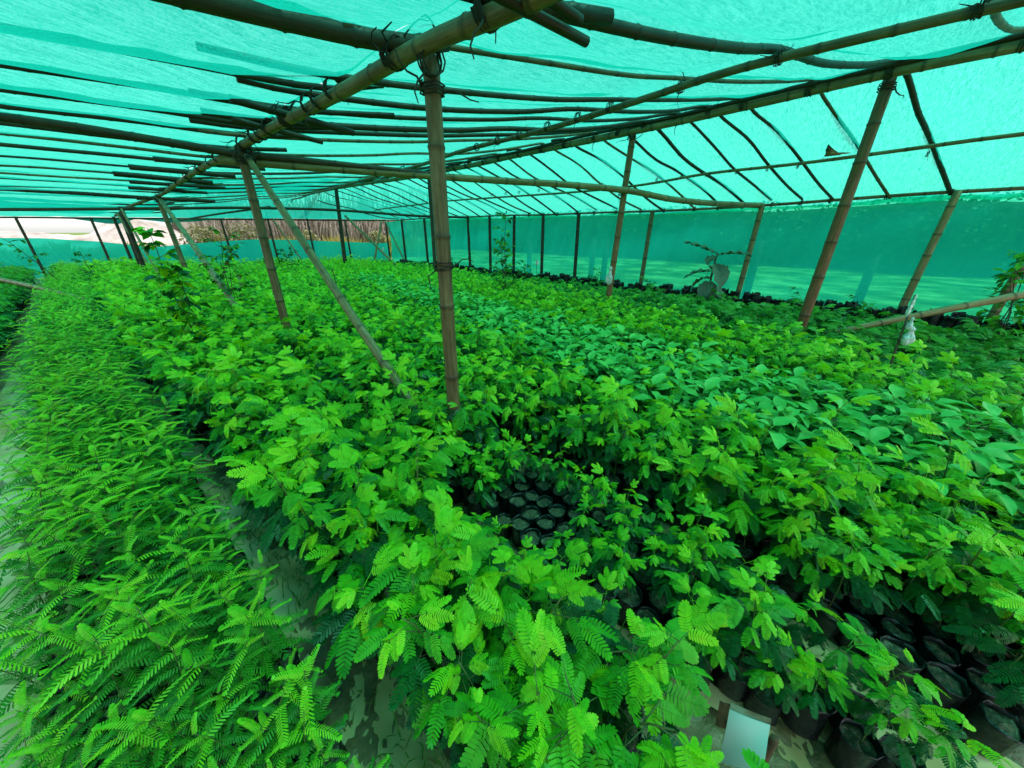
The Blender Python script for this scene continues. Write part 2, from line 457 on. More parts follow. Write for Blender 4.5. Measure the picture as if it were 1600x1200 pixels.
def roofz(X, Y):
    """top of the rafters"""
    X = float(X); Y = float(Y)
    xm, xr = xmb(Y), xrb(Y)
    if X <= xm: z = np.interp(X, [-5.5, -1.5, xm], [2.72, zmb(Y) + .17, zmb(Y) + .085])
    elif X <= xr:
        xp = xpl(Y); zp = 2.50
        z = np.interp(X, [xm, xp, xr], [zmb(Y) + .085, zp + .06, zrb(Y) + .10])
    else: z = np.interp(X, [xr, 8.0, 8.1, 8.2], [zrb(Y) + .10, zwl(Y) + .06, zwl(Y) + .0, zwl(Y) - .10])
    e = Yend(X) - Y
    if e < 2.2:
        k = max(0., e / 2.2); k = k * k * (3 - 2 * k); z = 1.90 + (z - 1.90) * k
    return float(z)

# posts of the low beam row
def P3(x, y, z): return (x, y, z)
p_main = pole('post', [(1.165, 1.56, -.3), (1.17, 1.555, 2.18)], .041, .037, M_BAM, sides=14, node=.36, label='thick brown weathered bamboo post carrying the low beam')
p2 = pole('post', [(1.06, 4.44, -.3), (1.07, 4.44, 2.17)], .046, .040, M_BAM, sides=12)
p3 = pole('post', [(1.01, 11.58, -.2), (.97, 11.59, 2.17)], .055, .048, M_BAM)
p4 = pole('post', [(.33, 13.26, -.2), (.36, 13.26, 2.03)], .05, .045, M_BAMD)
p5 = pole('post', [(.30, 15.2, -.2), (.36, 15.2, 1.97)], .045, .04, M_BAMD)
p6 = pole('post', [(.22, 17.3, -.2), (.22, 17.3, 1.9)], .045, .04, M_BAMD)
b2 = pole('brace', [(1.155, 2.0, .3), (1.12, 3.2, 1.22), (1.09, 4.36, 2.13)], .036, .028, M_BAMG, sides=11, node=.3, label='yellow green slanting bamboo brace')
b3 = pole('brace', [(.935, 5.75, .33), (.96, 8.6, 1.25), (.98, 11.4, 2.1)], .048, .04, M_BAMG, label='pale slanting bamboo brace')
b4 = pole('brace', [(.52, 11.6, .4), (.36, 13.2, 1.97)], .03, .026, M_BAMG)
b5 = pole('brace', [(.5, 14.1, .35), (.3, 15.2, 1.9)], .03, .025, M_BAMG)
# ridge row posts
r1 = pole('post', [(5.87, .235, -.2), (5.88, .23, 2.90)], .060, .052, M_BAMR, sides=12, node=.4, label='reddish brown bamboo post under the high ridge beam')
r2 = pole('post', [(5.63, 2.90, -.2), (5.69, 2.83, 2.80)], .05, .045, M_BAMR, sides=10)
r3 = pole('post', [(5.98, 8.41, -.2), (6.0, 8.38, 2.78)], .05, .045, M_BAMD)
r4 = pole('post', [(5.35, 12.91, -.2), (5.50, 12.85, 2.74)], .07, .06, M_BAMD)
b6 = pole('brace', [(6.3, 10.7, .25), (5.6, 12.75, 1.95)], .04, .034, M_BAMG)
# wall posts
WY = [-3.0, -1.62, -.76, 1.41, 3.34, 5.1, 6.2, 7.25, 8.24, 9.26, 11.68, 13.18]
wposts = []
for i, y in enumerate(WY):
    xw = 8.0 + random.uniform(-.02, .03); z = float(zwl(y)) + .02
    wposts.append(pole('post', [(xw, y, -.2), (xw + random.uniform(-.01, .01), y + random.uniform(-.02, .03), z)], .05 if i < 5 else .045, .043, M_BAMG if i < 5 else M_BAMD, node=.3))
# end line posts
for x, mt in ((-3.6, M_BAMD), (-1.9, M_BAMD), (-.3, M_BAMD), (1.5, M_BAMD), (2.9, M_BAMD), (4.22, M_BAMD), (5.4, M_BAMD), (6.6, M_BAMD), (7.98, M_BAMD)):
    pole('post', [(x, Yend(x) - .06, -.2), (x, Yend(x) - .06, 1.9 if x not in (4.22, 5.4) else 2.35)], .04, .035, mt)
pole('brace', [(4.9, 15.75, .4), (4.25, 16.28, 2.2)], .03, .025, M_BAMG)
pole('brace', [(7.25, 14.6, .1), (7.85, 14.5, 1.85)], .045, .04, M_BAMG)
pole('brace', [(8.0, 13.2, .2), (7.95, 14.4, 1.85)], .03, .03, M_BAMG)
# beams
mb_pts = [(float(xmb(y)), y, float(zmb(y))) for y in (-3.4, -1.5, 0, .9, 1.5, 2.2, 3.2, 4.4, 5.8, 7.2, 9.4, 11.6, 13.3, 15, 17.6)]
main_beam = pole('low_beam', mb_pts, .033, .033, M_BAM, sides=14, node=.34, wob=.004)
rb_pts = [(float(xrb(y)), y, float(zrb(y))) for y in (-3.4, -1.5, 0, 1.4, 2.9, 5.5, 8.4, 11, 13, 15.4)]
ridge_beam = pole('ridge_beam', rb_pts, .050, .045, M_BAMG, sides=12, node=.36, wob=.006)
pole('ridge_beam', [(x - .06, y, z + .05) for x, y, z in rb_pts], .025, .022, M_BAMD, wob=.01)
pl_pts = [(float(xpl(y)), y, 2.47) for y in (-3.4, -1, .7, 1.6, 3, 4.6, 6, 9, 12, 15.7)]
purlin = pole('purlin', pl_pts, .026, .022, M_BAM, node=.3, wob=.008)
pm = [(6.75, -3.3, 2.42), (6.76, -.92, 2.405), (6.81, -.17, 2.385), (6.91, 1.0, 2.345), (6.94, 2.13, 2.335), (7.07, 3.25, 2.275), (7.15, 4.8, 2.25), (7.05, 8.9, 2.28), (7.1, 13.6, 2.2)]
purlin2 = pole('purlin', pm, .022, .019, M_BAMG, node=.3, wob=.004)
wall_rail = pole('wall_rail', [(8.0, y, float(zwl(y))) for y in (-3.4, -1, .4, 1.4, 3.3, 6, 8, 10.5, 12.5, 14.4)], .024, .02, M_BAM, wob=.006)
end_rail = pole('end_rail', [(x, Yend(x), 1.87) for x in (8, 5.5, 3, .5, -2, -4.5)], .03, .025, M_BAMD, wob=.006)
# tie beams across the span
tie2 = pole('tie_beam', [(1.0, 4.48, 2.16), (2.30, 3.91, 2.10), (2.85, 3.67, 2.075)], .034, .028, M_BAMD, sides=10)
pole('tie_beam', [(.9, 4.55, 2.10), (2.0, 4.05, 2.075), (3.62, 3.33, 2.055), (4.21, 3.07, 2.055), (5.27, 2.60, 2.02), (6.07, 2.25, 1.935), (7.0, 1.85, 1.90), (8.06, 1.40, 1.90)], .034, .045, M_BAMG, sides=11, node=.38)
pole('tie_beam', [(1.2, 4.42, 2.14), (.48, 4.71, 2.22), (-.32, 5.06, 2.30), (-2.2, 5.9, 2.42), (-4.6, 7.0, 2.55)], .034, .036, M_BAMD, sides=11, node=.3)
pole('tie_beam', [(1.9, 11.15, 2.12), (.89, 11.63, 2.15), (-.24, 12.12, 2.21), (-1.24, 12.57, 2.25), (-4.4, 14.0, 2.4)], .038, .036, M_BAMD)
pole('tie_beam', [(-4.0, 15.45, 1.9), (-1.55, 14.21, 1.93), (.31, 13.28, 1.98), (1.63, 12.62, 2.02), (2.79, 12.05, 2.05), (4.65, 11.11, 2.03), (6.65, 10.12, 1.91), (8.15, 9.35, 1.885)], .035, .035, M_BAMD)
pole('tie_beam', [(3.4, 12.6, 2.12), (2.4, 14.6, 1.95), (1.7, 16.5, 1.8)], .03, .025, M_BAMD)

# rafters ------------------------------------------------------------
YL = [-2.6, -1.9, -1.25, -.6, 0.02, .62, 1.12, 1.70, 2.55, 3.15, 3.75, 4.32]
y = 5.1
while y < 17.5: YL.append(y); y += random.uniform(.85, 1.15) if y > 6 else .7
YR = [-2.9, -2.3, -1.75, -1.15, -.55, .24, .85, 1.47, 1.83, 2.23, 2.66, 3.05, 3.47, 4.05]
y = 4.55
while y < 14.6: YR.append(y); y += random.uniform(.42, .6)
SL = -.36
def ya(X, yr):
    xr = 5.7
    return yr + (.19 * (xr - X) if X < xr else -.42 * (X - xr))
THICK_L = {1.70: .040, 1.12: .03}
THICK_R = {.24: .023, 1.47: .016, .85: .0115, 2.66: .022, -.55: .016, -1.15: .02}
for k, y0 in enumerate(YL):
    r = THICK_L.get(y0, random.uniform(.014, .022))
    x_end = 1.08 + (random.uniform(.25, .75) if y0 != 1.70 else .24)
    pts = []
    for X in [x_end, 1.08, .4, -.4, -1.4, -2.6, -3.9, -4.9]:
        Y = y0 + SL * (X - 1.08) + .03 * math.sin(X * 1.7 + k)
        if Y > Yend(X) + .05: continue
        pts.append((X, Y, roofz(min(X, xmb(Y)), Y) - r + (.05 if X > 1.2 else 0) + random.uniform(-.012, .012)))
    if len(pts) < 2: continue
    o = pole('rafter', pts, r * .9, r, M_BAM if r < .018 and k % 3 else M_BAMD, sides=8, node=.3)
    if y0 < 12: lash(o, (xmb(y0), y0, zmb(y0) + .02), (.15, 1, .02), .046)
for k, yr in enumerate(YR):
    r = THICK_R.get(yr, random.uniform(.013, .019))
    x0 = 1.08 - random.uniform(.1, .55)
    if yr == 1.47: x0 = .52
    short = yr > 3.3 and k % 2 == 1
    pts = []
    dd = random.uniform(.02, .06)
    for X in [x0, 1.08, 1.9, 2.7, 3.3, 4.1, 4.9, 5.45, 5.72, 6.0, 6.45, 6.9, 7.5, 8.03]:
        Y = ya(X, yr) + .035 * math.sin(X * 1.9 + k * 1.3)
        if Y > Yend(X) + .05 or (short and X < 5.4): continue
        sag = dd * (math.exp(-((X - 2.3) / .6) ** 2) + math.exp(-((X - 4.5) / .6) ** 2)) + .05 * math.sin(X * 2.6 + k)* (X > 6.1)
        pts.append((X, Y, roofz(max(X, float(xmb(Y)) + .01), Y) - r - sag))
    if len(pts) < 2: continue
    o = pole('rafter', pts, r * 1.05, max(.019, min(r * 1.1, .028)) if yr < 9 else r, M_BAMD if (r > .016 or k % 2) else M_BAM, sides=8, node=.3)
    if yr < 8:
        if not short: yy = ya(1.08, yr); lash(o, (xmb(yy), yy, zmb(yy) + .02), (.1, 1, .02), .045)
        if not short: yy = ya(3.4, yr); lash(o, (float(xpl(yy)), yy, 2.48), (.1, 1, .0), .034)
        yy = yr; lash(o, (float(xrb(yy)), yy, float(zrb(yy)) + .02), (.0, 1, .0), .058)
        yy = ya(7, yr); lash(o, (7.0, yy, 2.33), (.05, 1, -.02), .024)
        yy = ya(8, yr); lash(o, (8.0, yy, float(zwl(yy))), (.0, 1, 0), .034)
# thick stub ends of split bamboo beside the low beam
for (a, b_, r) in (((.92, .985, 2.135), (1.375, .905, 2.115), .017), ((.95, .91, 2.15), (1.29, .88, 2.14), .017), ((.75, 3.05, 2.24), (1.55, 3.12, 2.2), .024), ((.85, 3.55, 2.24), (1.5, 3.62, 2.2), .02),
                   ((.62, 6.4, 2.28), (1.7, 6.1, 2.26), .03), ((.45, 7.6, 2.3), (1.6, 7.3, 2.27), .035), ((.3, 8.6, 2.3), (1.5, 8.5, 2.26), .04), ((.5, 9.6, 2.28), (1.8, 9.2, 2.25), .03), ((.5, 10.6, 2.26), (1.7, 10.5, 2.24), .03)):
    pole('rafter', [a, b_], r, r * .95, M_BAMD, sides=9)
# post head lashings
for h, p, d, r in ((p_main, (1.168, 1.555, 2.07), (0, 0, 1), .046), (p_main, (1.13, 1.5, 2.15), (0, 1, .05), .048), (p2, (1.07, 4.44, 2.10), (0, 0, 1), .05), (p2, (1.08, 4.38, 2.17), (0, 1, 0), .055), (b2, (1.09, 4.3, 2.09), (0, .8, .6), .04),
                   (p_main, (1.166, 1.558, 1.33), (0, 0, 1), .041), (p3, (.97, 11.59, 2.1), (0, 0, 1), .06), (r1, (5.88, .23, 2.83), (0, 0, 1), .058), (r2, (5.68, 2.84, 2.74), (0, 0, 1), .05), (r2, (5.66, 2.87, 2.02), (0, 0, 1), .05), (tie2, (2.8, 3.69, 2.07), (1, -.43, -.02), .05)):
    lash(h, p, d, r)

# ------------------------------------------------------------------ nets
def net_grid(name, U, W, fn, mat):
    V = [fn(u, w) for w in W for u in U]
    nu = len(U)
    F = [(j * nu + i, j * nu + i + 1, (j + 1) * nu + i + 1, (j + 1) * nu + i) for j in range(len(W) - 1) for i in range(nu - 1)]
    b = MB(); b.add(V, F); return obj(name, b.mesh(name, [mat]))
YLa, YRa = np.array(sorted(YL)), np.array(sorted(YR))
def sagv(q, arr, amp):
    i = int(np.clip(np.searchsorted(arr, q) - 1, 0, len(arr) - 2))
    t = (q - arr[i]) / (arr[i + 1] - arr[i])
    if t < 0 or t > 1: return 0
    return amp * (0.75 + .5 * math.sin(i * 12.9)) * (1 - abs(2 * t - 1) ** 2.2) * min(1.4, (arr[i + 1] - arr[i]) / .55)
def wr(x, y): return .006 * math.sin(x * 7 + 3 * math.sin(y * 2.1)) + .005 * math.sin(y * 17 + 2 * math.sin(x * 3))
def lnet(X, w):
    ye = Yend(X); Y = -3.6 + (ye + 3.6) * w
    q = Y - SL * (X - 1.08)
    k = min(1, .25 + abs(X - xmb(Y)) / .6)
    return (X, Y, roofz(X, Y) + .012 - sagv(q, YLa, .085) * k + wr(X, Y) * .8)
def rnet(X, w):
    ye = Yend(X); Y = -3.6 + (ye + 3.6) * w
    q = Y - (ya(X, 0))
    e = .9 if X < 5.7 else .45
    k = min(1, .30 + min(abs(X - xmb(Y)), abs(X - xpl(Y)), abs(X - xrb(Y))) / .55)
    z = roofz(X, Y) + .012 - sagv(q, YRa, .062 * e) * k + wr(X, Y) * .8
    return (X, Y, z)
n1 = net_grid('shade_net', np.linspace(-4.9, 1.10, 52), np.linspace(0, 1, 330), lnet, M_NET)
tag(n1, 'turquoise shade net sheet sagging between rafters left of the low bamboo beam', 'shade net', 'shade net roof sheets')
n2 = net_grid('shade_net', np.linspace(1.10, 8.17, 78), np.linspace(0, 1, 330), rnet, M_NET)
tag(n2, 'turquoise shade net sheet over the high ridge, from low beam down to the side wall', 'shade net', 'shade net roof sheets')
def wallnet(y, t):
    zt = float(zwl(y)) - .012 - .035 * abs(math.sin(y * 1.35 + .6)) - .008 * math.sin(y * 4.1)
    z = .03 + (zt - .03) * t
    return (8.075 + .035 * math.sin(y * 2.2 + z * 2) + .016 * math.sin(y * 9 + z * 3) + .008 * math.sin(y * 21 + z * 7) + .02 * math.sin(z * 5 + y), y, z)
nw = net_grid('wall_net', np.linspace(-3.6, 14.45, 420), np.linspace(0, 1, 22), wallnet, M_WALLNET)
tag(nw, 'green net side wall along the right posts, lawn and hedge showing through it', 'net wall')
EX = [-4.6, -2.3, -1.6, -.4, .9, 2.67, 3.74, 4.9, 6.4, 7.8, 8.05]; EZ = [1.3, 1.28, 1.27, 1.16, .96, 1.13, 1.19, 1.16, 1.08, 1.01, 1.03]
def endnet(x, t):
    z = .03 + (float(np.interp(x, EX, EZ)) - .03) * t
    return (x, Yend(x) + .05 + .03 * math.sin(x * 2.6 + z * 2) + .012 * math.sin(x * 11), z)
ne = net_grid('end_net', np.linspace(-4.6, 8.05, 130), np.linspace(0, 1, 12), endnet, M_ENDNET)
tag(ne, 'low green net closing the far end, open strip of sky and thicket above it', 'net wall')
def flap(x0, x1, drop, name, label, low=None):
    def fn(x, t):
        u = (x - x0) / (x1 - x0)
        d = drop * (math.sin(math.pi * u) ** .8 if low is None else np.interp(u, [p[0] for p in low], [p[1] for p in low]))
        return (x, Yend(x) - .02 + .05 * math.sin(u * 5 + t * 2) * t + .02 * math.sin(x * 9), 1.90 - max(.01, d) * t)
    o = net_grid(name, np.linspace(x0, x1, 40), np.linspace(0, 1, 8), fn, M_FLAP)
    tag(o, label, 'net flap', 'loose net edges hanging at the far end')
flap(-.95, .75, .45, 'net_flap', 'dark pointed net flap hanging over the open strip, leftmost of the hanging edges', [(0, .02), (.55, .42), (.72, .46), (1, .08)])
flap(.75, 3.0, .38, 'net_flap', 'dark rounded double net fold hanging behind the leafy vine', [(0, .12), (.35, .40), (.65, .30), (1, .03)])
flap(3.2, 6.1, .10, 'net_flap', 'shallow scalloped net edge hanging in front of the bare thicket', [(0, .02), (.3, .08), (.45, .03), (.7, .12), (1, .04)])
flap(6.1, 7.9, .30, 'net_flap', 'short drooping net fold beside the far right corner post', [(0, .03), (.3, .06), (.5, .28), (.75, .05), (1, .2)])

# ------------------------------------------------------------------ seedlings: leaf building
def rotx(a): return Matrix.Rotation(a, 4, 'X')
def roty(a): return Matrix.Rotation(a, 4, 'Y')
def rotz(a): return Matrix.Rotation(a, 4, 'Z')
def trans(x, y, z): return Matrix.Translation((x, y, z))

def pinna_mb(L, w, n, lod, rn, droop=.5, mat=0, vee=.0, narrow=1.0, ends=True):
    """one feather of a compound leaf along +X: rachis with n pairs of oblong leaflets"""
    b = MB()
    def rp(t): return np.array((L * t * (1 - .10 * droop * t), 0, -L * droop * .45 * t * t))
    if lod < 2:
        tube(b, [rp(t) for t in np.linspace(0, 1, 4 if lod else 6)], np.linspace(.0016, .0007, 4 if lod else 6), 3, mat)
    if lod >= 2:
        k = 5; 
        for sg in (1, -1):
            V, F = [rp(0)], []
            for i in range(k):
                t0 = (i + .25) / k; t1 = (i + 1.05) / k
                W = w * (.62 + .38 * math.sin(math.pi * min(1, t0 * .8 + .15)))
                c = rp(i / k); d = rp(min(1, (i + 1) / k))
                a_ = rp(min(1, t0 + .17)) + np.array((0, sg * W * 1.08, -vee * W + rn.uniform(-.003, .003)))
                e_ = rp(min(1, t1)) + np.array((L * .03, sg * W * .86, -vee * W))
                m = len(V); V += [c, d, e_, a_]
                F.append((m, m + 1, m + 2, m + 3) if sg > 0 else (m, m + 3, m + 2, m + 1))
            b.add(V, F, mat)
        return b
    for i in range(n):
        t = (i + .55) / n
        c = rp(t)
        l = w * (.58 + .42 * math.sin(math.pi * (.18 + .62 * t))) * (1 if t < .85 else .92)
        ang = R(78 - 34 * t ** 1.5)
        wd = L / n * .36 * narrow * (1 + .15 * math.sin(t * 3))
        for sg in (1, -1):
            an = ang + rn.uniform(-.06, .06)
            dx, dy = math.cos(an), sg * math.sin(an)
            ez = -vee + rn.uniform(-.10, .10)
            D = np.array((dx, dy, ez)); N = np.array((-dy * sg * 1.0, dx * sg, 0)) # across (towards the tip is +)
            N = np.array((-dy, dx, 0)) * (1 if sg > 0 else 1)
            up = np.array((0, 0, 1.0))
            def pt(u, v, z=0): return c + D * (l * u) + N * (wd * v) + up * z - up * (l * .10 * u * u)
            if lod == 0:
                zf = -wd * .22
                V = [pt(.0, .85), pt(.3, 1), pt(.75, 1.1), pt(.95, .62), pt(.0, 0, zf), pt(.35, 0, zf), pt(.75, 0, zf), pt(1.0, 0, zf * .3), pt(.0, -.8), pt(.3, -.95), pt(.75, -1.05), pt(.95, -.55)]
                F = [(4, 5, 1, 0), (5, 6, 2, 1), (6, 7, 3, 2), (8, 9, 5, 4), (9, 10, 6, 5), (10, 11, 7, 6)]
            else:
                V = [pt(0, .75), pt(.4, .98), pt(.85, .85), pt(1, 0), pt(.85, -.85), pt(.4, -.98), pt(0, -.75)]
                F = [(0, 6, 5, 1), (1, 5, 4, 2), (2, 4, 3)]
            b.add(V, F, mat)
    if ends:
        c = rp(.97)
        for sg in (1, -1):
            an = R(17) * sg; D = np.array((math.cos(an), math.sin(an), -.3 * droop)); N = np.array((-math.sin(an), math.cos(an), 0)); l = w * .85; wd = L / n * .5
            V = [c, c + D * l * .5 + N * wd, c + D * l * .9 + N * wd * .8, c + D * l, c + D * l * .9 - N * wd * .8, c + D * l * .5 - N * wd]
            b.add(V, [(0, 5, 4, 3, 2, 1)], mat)
    return b

def acacia_leaf_spec(rn, s=1.0, pairs=None):
    """petiole + rachis (mb) and list of pinna placements (variant, matrix)"""
    pr = pairs or rn.choice([1, 2, 2, 3])
    Lr = s * (.055 + .028 * pr); rd = .35
    b = MB()
    P = [np.array((Lr * t, 0, Lr * (.10 * t - rd * .5 * t * t))) for t in np.linspace(0, 1, 6)]
    tube(b, P, np.linspace(.0026, .0012, 6) * s, 4, 0)
    pl = []
    for k in range(pr):
        t = 1 - (pr - 1 - k) * .30 - .02
        p = np.array((Lr * t, 0, Lr * (.10 * t - rd * .5 * t * t)))
        last = k == pr - 1
        for sg in (1, -1):
            yaw = sg * R((24 if last else 58) + rn.uniform(-9, 9)); pitch = R(rn.uniform(4, 34)); roll = R(sg * rn.uniform(2, 26))
            sc_ = s * (1.0 if last else .86) * rn.uniform(.88, 1.1)
            pl.append((rn.randrange(4), trans(*p) @ rotz(yaw) @ roty(pitch) @ rotx(-roll) @ Matrix.Scale(sc_, 4)))
    return b, pl

PIN = {}     # (lod, variant) -> MB
for lod in (0, 1, 2):
    for v in range(4):
        r_ = random.Random(40 + v)
        PIN[lod, v] = pinna_mb(.112 + .012 * (v % 3), .031 + .003 * (v % 2), 10 + v % 3, lod, r_, droop=.35 + .2 * v)
NLEAF = 6
LEAFSPEC = [acacia_leaf_spec(random.Random(70 + k), 1.0, [1, 2, 2, 3, 2, 2][k]) for k in range(NLEAF)]
def leaf_mb(k, lod, mat=0):
    b = MB(); rb, pl = LEAFSPEC[k]
    if lod < 2: b.join(rb, None, [mat] * len(rb.f))
    for v, M in pl:
        q = PIN[lod, v]; b.join(q, M, [mat] * len(q.f))
    return b
FPIN = {lod: [pinna_mb(.095 + .014 * v, .016 + .002 * v, 14, lod, random.Random(90 + v), droop=.7 + .35 * v, vee=.5, narrow=.66, ends=lod < 2) for v in range(4)] for lod in (0, 1, 2)}

def broad_mb(L, w, rn, mat=0, droop=.5):
    b = MB(); us = [0, .18, .42, .68, .88, 1.0]; hw = [.06, .72, 1.0, .80, .38, .0]
    V, F = [], []
    tube(b, [(0, 0, 0), (L * .2, 0, .01)], .0018, 4, mat)
    for u, h in zip(us, hw):
        x = L * (.2 + u) * (1 - .08 * droop * u); z = .01 - L * droop * .5 * u * u
        wv = .006 * math.sin(u * 9)
        V += [(x, w * h * .5, z + w * h * .16 + wv), (x, w * h * .26, z + w * h * .07), (x, 0, z), (x, -w * h * .26, z + w * h * .07), (x, -w * h * .5, z + w * h * .16 - wv)]
    for i in range(5):
        for j in range(4):
            a = i * 5 + j; F.append((a, a + 1, a + 6, a + 5)[::-1])
    b.add(V, F, mat); return b
BLEAF = [broad_mb(.13 + .012 * k, .070 + .006 * (k % 3), random.Random(k), 0, .35 + .2 * k) for k in range(4)]

# black nursery bag and soil ------------------------------------------
def bag_mb(rn, r=.047, h=.135, n=14):
    b = MB(); V, F = [], []
    prof = [(.92, 0), (1.03, .12), (1.04, .45), (1.0, .8), (1.02, .97), (1.06, 1.0), (1.0, 1.02), (.95, .97), (.94, .86)]
    ph = rn.uniform(0, 6)
    for k, (q, z) in enumerate(prof):
        for a in range(n):
            th = 2 * math.pi * a / n
            rr = r * q * (1 + .05 * math.sin(3 * th + ph + z * 4) + .03 * math.sin(7 * th + z * 9) + rn.uniform(-.04, .04))
            V.append((rr * math.cos(th), rr * math.sin(th), h * z + (rn.uniform(-.008, .008) if k > 3 else 0)))
    for k in range(len(prof) - 1):
        for a in range(n):
            c = (a + 1) % n; F.append((k * n + a, k * n + c, (k + 1) * n + c, (k + 1) * n + a))
    F.append(tuple(range(n))[::-1])
    b.add(V, F, 0); return b
def soil_mb(rn, r=.0455, z=.121, n=14):
    b = MB(); V = [(0, 0, z + .008)]; F = []
    for q in (.5, 1.0):
        for a in range(n):
            th = 2 * math.pi * a / n; V.append((r * q * math.cos(th), r * q * math.sin(th), z + rn.uniform(-.009, .010) - (.004 if q == 1 else 0)))
    for a in range(n):
        c = (a + 1) % n; F.append((0, 1 + a, 1 + c)); F.append((1 + a, 1 + n + a, 1 + n + c, 1 + c))
    b.add(V, F, 0); return b
BAGMB = [bag_mb(random.Random(k)) for k in range(5)]
SOILMB = [soil_mb(random.Random(k)) for k in range(4)]
BAGLOW = bag_mb(random.Random(2), n=8)
BAGME = [b.mesh('bag', [M_BAG]) for b in BAGMB]
SOILME = [b.mesh('soil', [M_SOIL]) for b in SOILMB]

# seedling recipes: list of (part name, key, matrix, tone) ------------
def stem_pts(rn, h, lean=.05):
    a = rn.uniform(0, 6.28); q = rn.uniform(.3, 1) * lean
    return [np.array((q * t * t * math.cos(a) + .008 * math.sin(t * 7 + a), q * t * t * math.sin(a), .12 + h * t)) for t in np.linspace(0, 1, 7)]
def on(P, t):
    i = min(int(t * (len(P) - 1)), len(P) - 2); u = t * (len(P) - 1) - i
    return P[i] * (1 - u) + P[i + 1] * u
def recipe(kind, seed):
    rn = random.Random(seed * 31 + 5)
    if kind == 'acacia':
        h = rn.uniform(.22, .46); P = stem_pts(rn, h, .08); n = rn.choice([10, 11, 12]); L = []
        for i in range(n):
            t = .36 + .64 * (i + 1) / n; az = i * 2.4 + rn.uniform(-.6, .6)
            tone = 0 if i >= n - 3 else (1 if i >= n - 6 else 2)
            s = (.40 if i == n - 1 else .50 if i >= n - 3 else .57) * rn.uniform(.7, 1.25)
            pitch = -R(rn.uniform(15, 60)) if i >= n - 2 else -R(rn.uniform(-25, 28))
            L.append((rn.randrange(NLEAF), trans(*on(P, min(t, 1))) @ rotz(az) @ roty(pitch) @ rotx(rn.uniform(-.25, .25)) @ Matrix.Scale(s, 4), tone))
        return P, .0032, L
    if kind == 'feathery':
        h = rn.uniform(.32, .46); P = stem_pts(rn, h, .12); n = rn.choice([16, 17, 18]); L = []
        for i in range(n):
            t = .28 + .72 * (i + 1) / n; az = i * 2.4 + rn.uniform(-.5, .5)
            s = (.5 if i >= n - 1 else .72 if i >= n - 3 else .9) * rn.uniform(.7, 1.2)
            pitch = -R(rn.uniform(25, 55)) if i >= n - 3 else -R(rn.uniform(5, 35))
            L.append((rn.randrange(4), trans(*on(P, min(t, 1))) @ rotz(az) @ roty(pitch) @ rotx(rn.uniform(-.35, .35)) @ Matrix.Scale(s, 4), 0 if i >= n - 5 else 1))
        return P, .0024, L
    if kind == 'broad':
        h = rn.uniform(.24, .34); P = stem_pts(rn, h, .04); n = rn.choice([8, 9, 10]); L = []
        for i in range(n):
            t = .35 + .65 * (i + 1) / n; az = i * 2.4 + rn.uniform(-.4, .4)
            s = (.55 if i == n - 1 else .86) * rn.uniform(.7, 1.15)
            pitch = -R(rn.uniform(15, 45)) if i >= n - 2 else -R(rn.uniform(-15, 25))
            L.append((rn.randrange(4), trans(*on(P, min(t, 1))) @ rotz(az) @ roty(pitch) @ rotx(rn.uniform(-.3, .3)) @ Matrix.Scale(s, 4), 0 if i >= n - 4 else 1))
        return P, .003, L
    if kind == 'dark':
        h = rn.uniform(.16, .30); P = stem_pts(rn, h, .08); n = rn.choice([9, 11, 12]); L = []
        for i in range(n):
            t = .2 + .8 * (i + 1) / n; az = i * 2.4 + rn.uniform(-.5, .5)
            s = rn.uniform(.5, .8)
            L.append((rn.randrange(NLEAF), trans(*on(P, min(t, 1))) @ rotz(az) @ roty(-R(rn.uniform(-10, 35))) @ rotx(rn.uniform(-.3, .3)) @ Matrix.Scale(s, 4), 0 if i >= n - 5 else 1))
        return P, .0026, L
MATS = {'acacia': [M_YOUNG, M_MID, M_OLDSHADE], 'feathery': [M_FERN1, M_FERN2], 'broad': [M_BROAD1, M_BROAD2], 'dark': [M_DARK1, M_DARK2]}
def leafgeo(kind, k, lod):
    if kind in ('acacia', 'dark'): return leaf_mb(k, lod)
    if kind == 'feathery': return FPIN[lod][k]
    return BLEAF[k]
NREC = {'acacia': 12, 'feathery': 10, 'broad': 8, 'dark': 8}
REC = {k: [recipe(k, s) for s in range(n)] for k, n in NREC.items()}
_lc = {}
def leaf_me(kind, k, tone, lod):
    key = (kind, k, tone, lod)
    if key not in _lc:
        _lc[key] = leafgeo(kind, k, lod).mesh('leaf', [MATS[kind][tone]])
    return _lc[key]
_lg = {}
def lgeo(kind, k, lod):
    if (kind, k, lod) not in _lg: _lg[kind, k, lod] = leafgeo(kind, k, lod)
    return _lg[kind, k, lod]
def foliage_mb(kind, v, lod):
    P, r, L = REC[kind][v]; b = MB()
    for k, M, tone in L:
        q = lgeo(kind, k, lod); b.join(q, M, [tone] * len(q.f))
    return b
def stem_mb(kind, v, sides=5):
    P, r, L = REC[kind][v]; b = MB(); tube(b, P, np.linspace(r, r * .5, len(P)), sides); return b
STEMME = {(k, v): stem_mb(k, v).mesh('stem', [M_STEM]) for k in NREC for v in range(NREC[k])}
_fm = {}
def foliage_me(kind, v, lod):
    if (kind, v, lod) not in _fm: _fm[kind, v, lod] = foliage_mb(kind, v, lod).mesh('foliage', MATS[kind])
    return _fm[kind, v, lod]
_wm = {}
